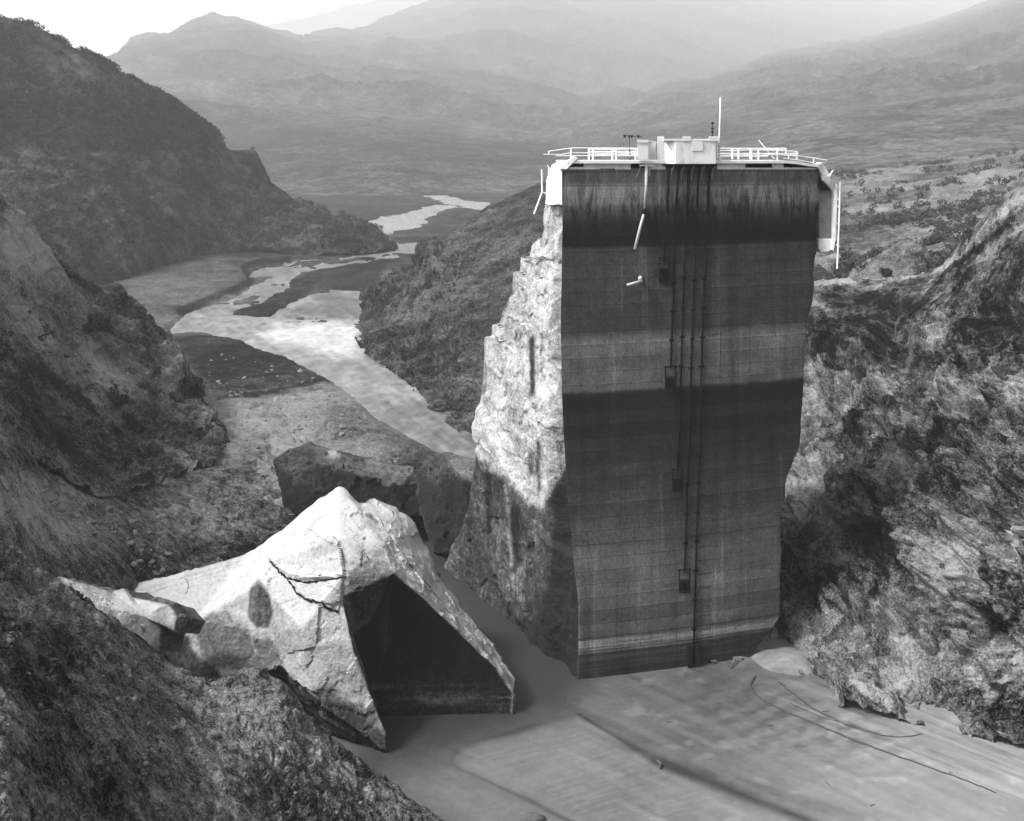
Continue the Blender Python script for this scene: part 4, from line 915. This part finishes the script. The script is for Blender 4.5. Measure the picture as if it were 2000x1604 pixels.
def big_tone(t, X, px, py):
    e = fbm(X, 2.5, 4, 161)*10
    t = t-.42*sstep(3, -3, sdf(px, py, [(486,1150),(505,1132),(520,1150),(528,1190),(522,1225),(500,1228),(484,1205)])+e*.4)
    t = t-.24*sstep(6, -6, sdf(px, py, [(385,1240),(400,1200),(440,1190),(470,1205),(500,1245),(535,1250),(548,1290),(520,1310),(470,1310),(400,1300)])+e)
    t = t-.42*sstep(4, -4, sdf(px, py, [(330,1235),(365,1250),(390,1290),(420,1300),(440,1330),(360,1330),(310,1270)])+e)
    t = t+.14*sstep(3, -3, np.abs(sdf(px, py, [(490,1240),(510,1228),(530,1240),(535,1265),(520,1285),(500,1275)]))-2)
    t = t-.15*sstep(8, -8, sdf(px, py, [(675,1110),(700,1060),(745,1075),(768,1120),(725,1200),(690,1230),(680,1170)])+e)  # shade of the recessed shoulder, painted in
    t = t-.18*sstep(6, -6, sdf(px, py, [(600,1060),(640,1048),(660,1056),(665,1080),(620,1092)])+e*.5)
    t = t-.28*sstep(10, -10, sdf(px, py, [(610,1350),(650,1340),(700,1390),(754,1440),(754,1480),(680,1430)])+e)
    t = t-.2*sstep(2, -1, np.abs(sdf(px, py, [(478,1085),(530,1098),(530,1200),(478,1200)]))-.5)*0
    # dark smooth former dam face: faint water level stripes
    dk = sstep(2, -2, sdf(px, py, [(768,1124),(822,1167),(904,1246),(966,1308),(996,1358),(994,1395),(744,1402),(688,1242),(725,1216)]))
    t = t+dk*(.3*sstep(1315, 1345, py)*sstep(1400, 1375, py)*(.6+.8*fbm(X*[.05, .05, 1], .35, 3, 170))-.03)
    # stripes along the top left ledge
    for o in (12, 22): t = t-.16*np.exp(-((dline(px, py, [(274,1141+o),(478,1082+o*.9)])/2))**2)
    return t
fb = thing('fallen_dam_block', 'huge white broken concrete block with a black hollow face leaning beside the dam', 'concrete block', tuple(PW(740, 1400, 0)))
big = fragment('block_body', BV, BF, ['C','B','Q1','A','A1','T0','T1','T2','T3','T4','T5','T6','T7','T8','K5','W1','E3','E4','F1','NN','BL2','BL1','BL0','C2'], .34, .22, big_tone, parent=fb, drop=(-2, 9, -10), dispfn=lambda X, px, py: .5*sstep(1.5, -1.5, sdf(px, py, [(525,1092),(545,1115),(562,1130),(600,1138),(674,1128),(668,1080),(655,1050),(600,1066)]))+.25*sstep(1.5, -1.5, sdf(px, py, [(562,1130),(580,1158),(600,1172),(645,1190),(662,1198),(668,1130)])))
def jag(pts, n=10, a=1.3, sd=0):
    r = random.Random(sd); out = []
    for p, q in zip(pts[:-1], pts[1:]):
        for k in range(n): t = k/n; out.append(tuple(p[i]+(q[i]-p[i])*t+(r.uniform(-a, a) if i < 2 else 0) for i in range(3)))
    return out+[pts[-1]]
def surf_pt(px, py):
    from mathutils.bvhtree import BVHTree
    global _bvh
    try: _bvh
    except NameError:
        bm = bmesh.new(); bm.from_mesh(big.data); bm.transform(big.matrix_local if not big.parent else Matrix.Identity(4)); _bvh = BVHTree.FromBMesh(bm); bm.free()
    d = Vector(P(px, py, 1.0))-Vector((0, 0, H)); h = _bvh.ray_cast(Vector((0, 0, H)), d.normalized())
    return (h[0]+h[1]*.0) if h[0] is not None else None
def crack(pts, r, sd):
    def f(bm):
        q = [surf_pt(x, y) for x, y, _ in jag([(a, b, 0) for a, b in pts], 7, 1.8, sd)]; q = [p for p in q if p is not None]
        rr = random.Random(sd)
        for a, b in zip(q[:-1], q[1:]): tube(bm, [a, b], r*rr.uniform(.6, 1.3), 5)
    one('crack', f, M['crack'], fb)
crack([(528,1096),(545,1115),(562,1130),(595,1138),(630,1134),(668,1128)], .13, 1)
crack([(562,1130),(580,1158),(600,1172),(625,1176),(645,1190),(660,1196)], .13, 2)
crack([(738,1008),(768,1056),(806,1108),(842,1150),(880,1200)], .05, 7)
crack([(600,1030),(625,1050),(650,1062)], .03, 8)
crack([(690,1050),(715,1085),(740,1120),(700,1120)], .03, 3)
one('rebar_loop', lambda bm: tube(bm, [P(361+7*math.cos(a), 1145+14*math.sin(a), 121.5) for a in np.linspace(-1.6, 1.6, 12)], .03, 5), M['iron'], fb)

SV = dict(a=(99,1131,101), b=(116,1126,103), c=(221,1156,107), d=(240,1150,107.5), e=(262,1165,108), g=(330,1180,108), h=(352,1205,107.5), i=(340,1230,106.8), j=(314,1224,106.8), k=(302,1270,105.8), l=(201,1230,102.5), m=(143,1191,100.8), n=(280,1203,106), o=(180,1180,103.2))
SF = [(('a','b','c','o'), .95, .4),(('c','d','e','n','o'), 1.0, .6),(('e','g','h','i','n'), 1.0, .8),(('n','i','j'), .3, .5),(('a','o','m'), .78, .5),(('o','n','l','m'), .9, .6),(('n','j','k','l'), 1.0, .6)]
fragment('fallen_concrete_slab', SV, SF, ['b','c','d','e','g','h','i','j','k','l','m','a'], .3, .2, lambda t, X, px, py: t-.25*np.exp(-((px-262)/14)**2-((py-1212)/12)**2)-.12*np.exp(-((py-1160-(px-100)*.22)/2.5)**2),
    'flat white broken concrete slab lying at the top edge of the dark slope left of the big block', 'concrete slab', drop=(1, 5, -2.5), smooth_n=0)
LV = dict(a=(531,898,176), b=(560,878,181), c=(604,864,184), d=(662,879,184), e=(720,895,184), f=(783,908,183), g=(812,913,182), h=(830,930,178), i=(836,1012,172), j=(696,985,170), k=(590,1010,166), l=(552,985,167), m=(620,905,176), n=(700,930,175), o=(780,950,175), p=(575,940,171))
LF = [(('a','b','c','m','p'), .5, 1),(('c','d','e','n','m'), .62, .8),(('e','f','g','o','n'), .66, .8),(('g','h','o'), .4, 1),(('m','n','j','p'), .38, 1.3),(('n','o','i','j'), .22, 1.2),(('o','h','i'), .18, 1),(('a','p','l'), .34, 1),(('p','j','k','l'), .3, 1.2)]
fragment('fallen_dam_block', LV, LF, ['a','b','c','d','e','f','g','h','i','j','k','l'], .7, .35, lambda t, X, px, py: t-.30+.4*np.exp(-((px-652)/14)**2-((py-888)/10)**2)+.12*fbm(X, 5, 4, 5)-.2*sstep(940, 1000, py),  # deep shadow behind the big block painted into this tone
    'long dark grey concrete block lying behind the huge white block', 'concrete block', drop=(2, 9, -6))
KV = dict(a=(812,914,177), b=(830,895,179), c=(866,879,180), d=(941,898,176), e=(934,951,172), f=(912,1060,163), g=(846,1080,162), h=(818,1000,168), i=(880,915,173), j=(905,938,171.5), k=(850,950,172.5))
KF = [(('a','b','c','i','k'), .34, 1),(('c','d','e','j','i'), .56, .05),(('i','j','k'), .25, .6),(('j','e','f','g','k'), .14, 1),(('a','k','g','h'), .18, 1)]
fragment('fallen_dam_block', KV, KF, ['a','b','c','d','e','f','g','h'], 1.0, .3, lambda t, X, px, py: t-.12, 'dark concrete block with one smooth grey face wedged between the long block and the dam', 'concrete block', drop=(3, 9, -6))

# ------------------------------------------------------------------ floating lines on the water
def wline(pts, r, label, cat='floating boom', name='floating_boom'):
    q = [PW(x, y, .03) for x, y in pts]; L = np.concatenate([[0], np.cumsum(np.linalg.norm(np.diff(np.array(q), axis=0), axis=1))])
    q = catmull(L, np.array(q), np.linspace(0, L[-1], 110), .8); q[:, 0] += .16*fbm(q, .9, 3, 88); q[:, 1] += .16*fbm(q, .9, 3, 89)
    bm = bmesh.new(); tube(bm, [Vector(p) for p in q], r*.9, 6, r*.45); return tag(new_obj(name, bm, M['line'], None, True), label, cat)
wline([(1474,1322),(1466,1340),(1480,1362),(1520,1384),(1600,1418),(1700,1458),(1800,1494),(1900,1530),(1946,1550)], .16, 'long dark curved line of debris floating from the silt fan to the lower right')
wline([(1520,1332),(1545,1352),(1590,1384),(1650,1414),(1720,1436),(1765,1440),(1800,1434)], .10, 'shorter dark curved line of debris floating nearer the rocky bank')
wline([(1540,1372),(1600,1398),(1660,1416),(1720,1434)], .05, 'faint thin line of debris between the two dark floating lines')
def twig(pts, label):
    q = [PW(x, y, .25) for x, y in pts]; bm = bmesh.new(); tube(bm, [Vector(p) for p in q], .12, 5); return tag(new_obj('branch', bm, M['darkwood'], None), label, 'branch')
twig([(1284,1486),(1291,1492),(1288,1499)], 'dark stub of wood on the seam of the silt film')
twig([(1374,1258+3),(1383,1280),(1400,1293),(1395,1294),(1376,1282)], 'dark curved snag at the foot of the dam right of the pipes')
_r = random.Random(5)
for k in range(8):
    x, y = _r.uniform(1150, 1900), _r.uniform(1360, 1590); a = _r.uniform(0, 6.28); l = _r.uniform(.15, .45); p = PW(x, y, .05)
    o = one('driftwood', lambda bm: tube(bm, [Vector(p)+Vector((math.cos(a), math.sin(a), 0))*l*t+Vector((0, .08*math.sin(3*t), 0)) for t in (-1, -.3, .4, 1)], .05, 5, .02), M['darkwood'])
    tag(o, 'small dark scrap of driftwood lying flat on the silty water', 'driftwood', 'driftwood scraps on the silty water')
def lump():
    o = one('stump', lambda bm: bmesh.ops.create_icosphere(bm, subdivisions=3, radius=1), M['darkwood'], None, True); c = PW(1040, 1600, .1)
    for v in o.data.vertices: v.co = Vector((v.co.x*1.1, v.co.y*.5, v.co.z*.5))*(1+.35*float(fbm(np.array(v.co[:]), .5, 3, 4)))
    o.location = c; return tag(o, 'dark lump poking out of the water at the bottom of the picture', 'stump')
lump()

# ------------------------------------------------------------------ scrub, bushes and stones
def leafball(n, sd, flat=.75):
    r = np.random.default_rng(sd); d = r.normal(size=(n, 3)); d /= np.linalg.norm(d, axis=1)[:, None]
    c = d*(r.uniform(.25, 1, n)**.5)[:, None]*(1+.25*fbm(d, .7, 2, sd))[:, None]*[1, 1, flat]; c[:, 2] += flat*.7
    a = r.normal(size=(n, 3)); a /= np.linalg.norm(a, axis=1)[:, None]; b = np.cross(a, d); b /= np.linalg.norm(b, axis=1)[:, None]+1e-6
    s = r.uniform(.13, .3, n)[:, None]
    V = np.stack([c+a*s, c-a*s*.5+b*s, c-a*s*.5-b*s], 1).reshape(-1, 3); return V, np.arange(3*n).reshape(-1, 3)
BALLS = [leafball(46, 200+i) for i in range(6)]
def scrub(name, key, count, size, mask, label, mat=None, sd=1):
    V, N, px, py = SH[key]; r = np.random.default_rng(sd)
    m = mask(V, px, py); m = m/m.sum(); k = r.choice(m.size, count, p=m.ravel()); X = V.reshape(-1, 3)[k]
    VV = []; FF = []; TT = []; o = 0
    for i, p in enumerate(X):
        bv, bf = BALLS[i % 6]; s = size*(r.uniform(.5, 1.5)**1.3); a = r.uniform(0, 6.28); c, sn = math.cos(a), math.sin(a)
        q = bv*s; q = np.stack([q[:, 0]*c-q[:, 1]*sn, q[:, 0]*sn+q[:, 1]*c, q[:, 2]], 1)+p
        VV.append(q); FF.append(bf+o); TT.append(np.full(len(q), r.uniform(.15, .85))); o += len(q)
    ob = mesh_np(name, np.concatenate(VV), np.concatenate(FF), mat or M['scrub'], np.concatenate(TT), False)
    return tag(ob, label, 'scrub', kind='stuff')
vis = lambda V, px, py: ((px > -80) & (px < 2080))*1.0
def m_c4(V, px, py):
    z = V[..., 2]; n = fbm(V, 25, 3, 301)
    return vis(V, px, py)*(.03+sstep(58, 68, z)*sstep(-.5, .4, n))*(py < 492)*np.where((px > 425) & (py < 400), .06, 1.0)
scrub('scrub', 'hillside1', 9000, 1.5, m_c4, 'dark scrub covering the big hill on the left', None, 1)
scrub('scrub', 'hillside2', 450, .6, lambda V, px, py: vis(V, px, py)*sstep(-.4, .5, fbm(V, 12, 3, 303))*(px < 900), 'low dark scrub on the spur behind the dam', None, 2)
scrub('scrub', 'hill4', 2200, 1.9, lambda V, px, py: vis(V, px, py)*(px > 1590)*sstep(-.1, .5, fbm(V, 25, 4, 304)), 'patchy scrub on the hills right of the dam', None, 3)
scrub('scrub', 'hillside3', 500, .5, lambda V, px, py: vis(V, px, py)*sstep(0, .6, fbm(V, 14, 3, 305)), 'low dark brush on the steep bank at the left', None, 4)
scrub('scrub', 'rocky_slope1', 260, .45, lambda V, px, py: vis(V, px, py)*sstep(.05, .5, fbm(V, 9, 3, 306))*(py < 1250), 'low brush clinging to the rocky slope at the right', None, 5)

def bush(x, y, key, r, label, sd):
    p, n = locate(key, x, y); V = []; Fc = []; o = 0; rr = np.random.default_rng(sd)
    root = thing('bush', label, 'bush', tuple(p-np.array([0, 0, .1])))
    for k in range(9):
        bv, bf = leafball(70, sd*31+k); off = rr.normal(size=3)*[.5, .5, .25]*r; V.append(bv*r*rr.uniform(.4, .75)+off+p); Fc.append(bf+o); o += len(bv)
    cr = mesh_np('foliage', np.concatenate(V), np.concatenate(Fc), M['bush'], np.full(o, .4), False); adopt(cr, root)
    one('stem', lambda bm: [tube(bm, [Vector(p), Vector(p+np.array([math.cos(a)*r*.3, math.sin(a)*r*.3, r*.7]))], .05*r, 5, .02*r) for a in (0, 2, 4)], M['darkwood'], root)
bush(372, 772, 'hillside3', 3.2, 'large dark bush at the foot of the left slope by the gravel flat', 1)
bush(228, 790, 'hillside3', 2.2, 'dark bush on the bare pale streak of the left slope', 2)
bush(252, 832, 'hillside3', 1.8, 'small dark bush below the one on the pale streak', 3)
bush(240, 900, 'hillside3', 1.5, 'small dark bush low on the left slope above the gully', 4)
bush(185, 640, 'hillside3', 2.6, 'dark bush on the rocky rib of the left slope', 5)
bush(1712, 502, 'rocky_slope1', 1.6, 'dark bush at the left shoulder of the rock knoll by the road', 6)
bush(485, 320, 'hillside1', 4.5, 'dark bush growing on the flat bench of the big left hill', 7)
bush(300, 890, 'hillside3', 1.2, 'small round bush beside the dark gully', 8)

def stone_mesh(sd):
    bm = bmesh.new(); bmesh.ops.create_icosphere(bm, subdivisions=2, radius=1); r = random.Random(sd); ax = (1, r.uniform(.6, .9), r.uniform(.45, .75))
    cuts = [(Vector((r.gauss(0, 1), r.gauss(0, 1), r.gauss(0, 1))).normalized(), r.uniform(.5, .8)) for _ in range(9)]
    for v in bm.verts:
        for nrm, d in cuts:
            t = v.co.dot(nrm)
            if t > d: v.co -= nrm*(t-d)
        v.co = Vector((v.co.x*ax[0], v.co.y*ax[1], v.co.z*ax[2]))
    me = bpy.data.meshes.new('stone'); bm.to_mesh(me); bm.free(); me.materials.append(M['stone']); return me
STN = [stone_mesh(i) for i in range(7)]
def stones(key, n, poly, s0, s1, label, group, sd):
    r = random.Random(sd); xs = [p[0] for p in poly]; ys = [p[1] for p in poly]; c = 0
    while c < n:
        x, y = r.uniform(min(xs), max(xs)), r.uniform(min(ys), max(ys))
        if sdf(np.array(x), np.array(y), poly) > 0: continue
        p, _ = locate(key, x, y); o = bpy.data.objects.new('stone', STN[c % 7]); C.objects.link(o)
        s = s0*(s1/s0)**(r.random()**2.8); o.location = Vector(p)+Vector((0, 0, s*.2)); o.scale = (s, s, s); o.rotation_euler = (r.uniform(-.4, .4), r.uniform(-.4, .4), r.uniform(0, 6.28))
        tag(o, label, 'stone', group); c += 1
stones('bank1', 110, [(60,925),(130,940),(200,975),(290,1030),(360,1090),(300,1140),(250,1110),(180,1050),(110,1000),(60,960)], .16, .75, 'pale loose stone strewn on the gravelly bank behind the white slab', 'stones on the gravelly bank', 1)
stones('ground', 90, [(450,860),(520,780),(640,760),(700,790),(760,850),(600,860),(540,950),(480,940)], .25, .9, 'pale rock lying on the rubble flat beside the river', 'rocks on the rubble flat', 2)
stones('slope1', 36, [(40,1300),(300,1330),(520,1380),(700,1520),(760,1600),(60,1600)], .10, .34, 'rough stone embedded in the dark foreground slope', 'stones in the foreground slope', 3)
stones('ground', 40, [(400,690),(600,710),(640,735),(560,765),(420,780)], .3, 1.0, 'small rock on the dark gravel flat inside the river bend', 'rocks inside the river bend', 4)

# ------------------------------------------------------------------ haze
def haze():
    bm = bmesh.new(); x0, x1, y0, y1, z0, z1 = -16000, 26000, -60, 30000, -1500, 4600
    prism(bm, [(x0, y0, z0), (x1, y0, z0), (x1, y1, z0), (x0, y1, z0)], (0, 0, z1-z0))
    m = bpy.data.materials.new('haze_air'); m.use_nodes = True; nt = m.node_tree
    for n in list(nt.nodes): nt.nodes.remove(n)
    out = nt.nodes.new('ShaderNodeOutputMaterial'); v = nt.nodes.new('ShaderNodeVolumePrincipled')
    v.inputs['Color'].default_value = (1, 1, 1, 1); v.inputs['Density'].default_value = HAZE; v.inputs['Anisotropy'].default_value = .2
    nt.links.new(v.outputs[0], out.inputs['Volume'])
    o = new_obj('haze', bm, m); tag(o, kind='stuff')
haze()
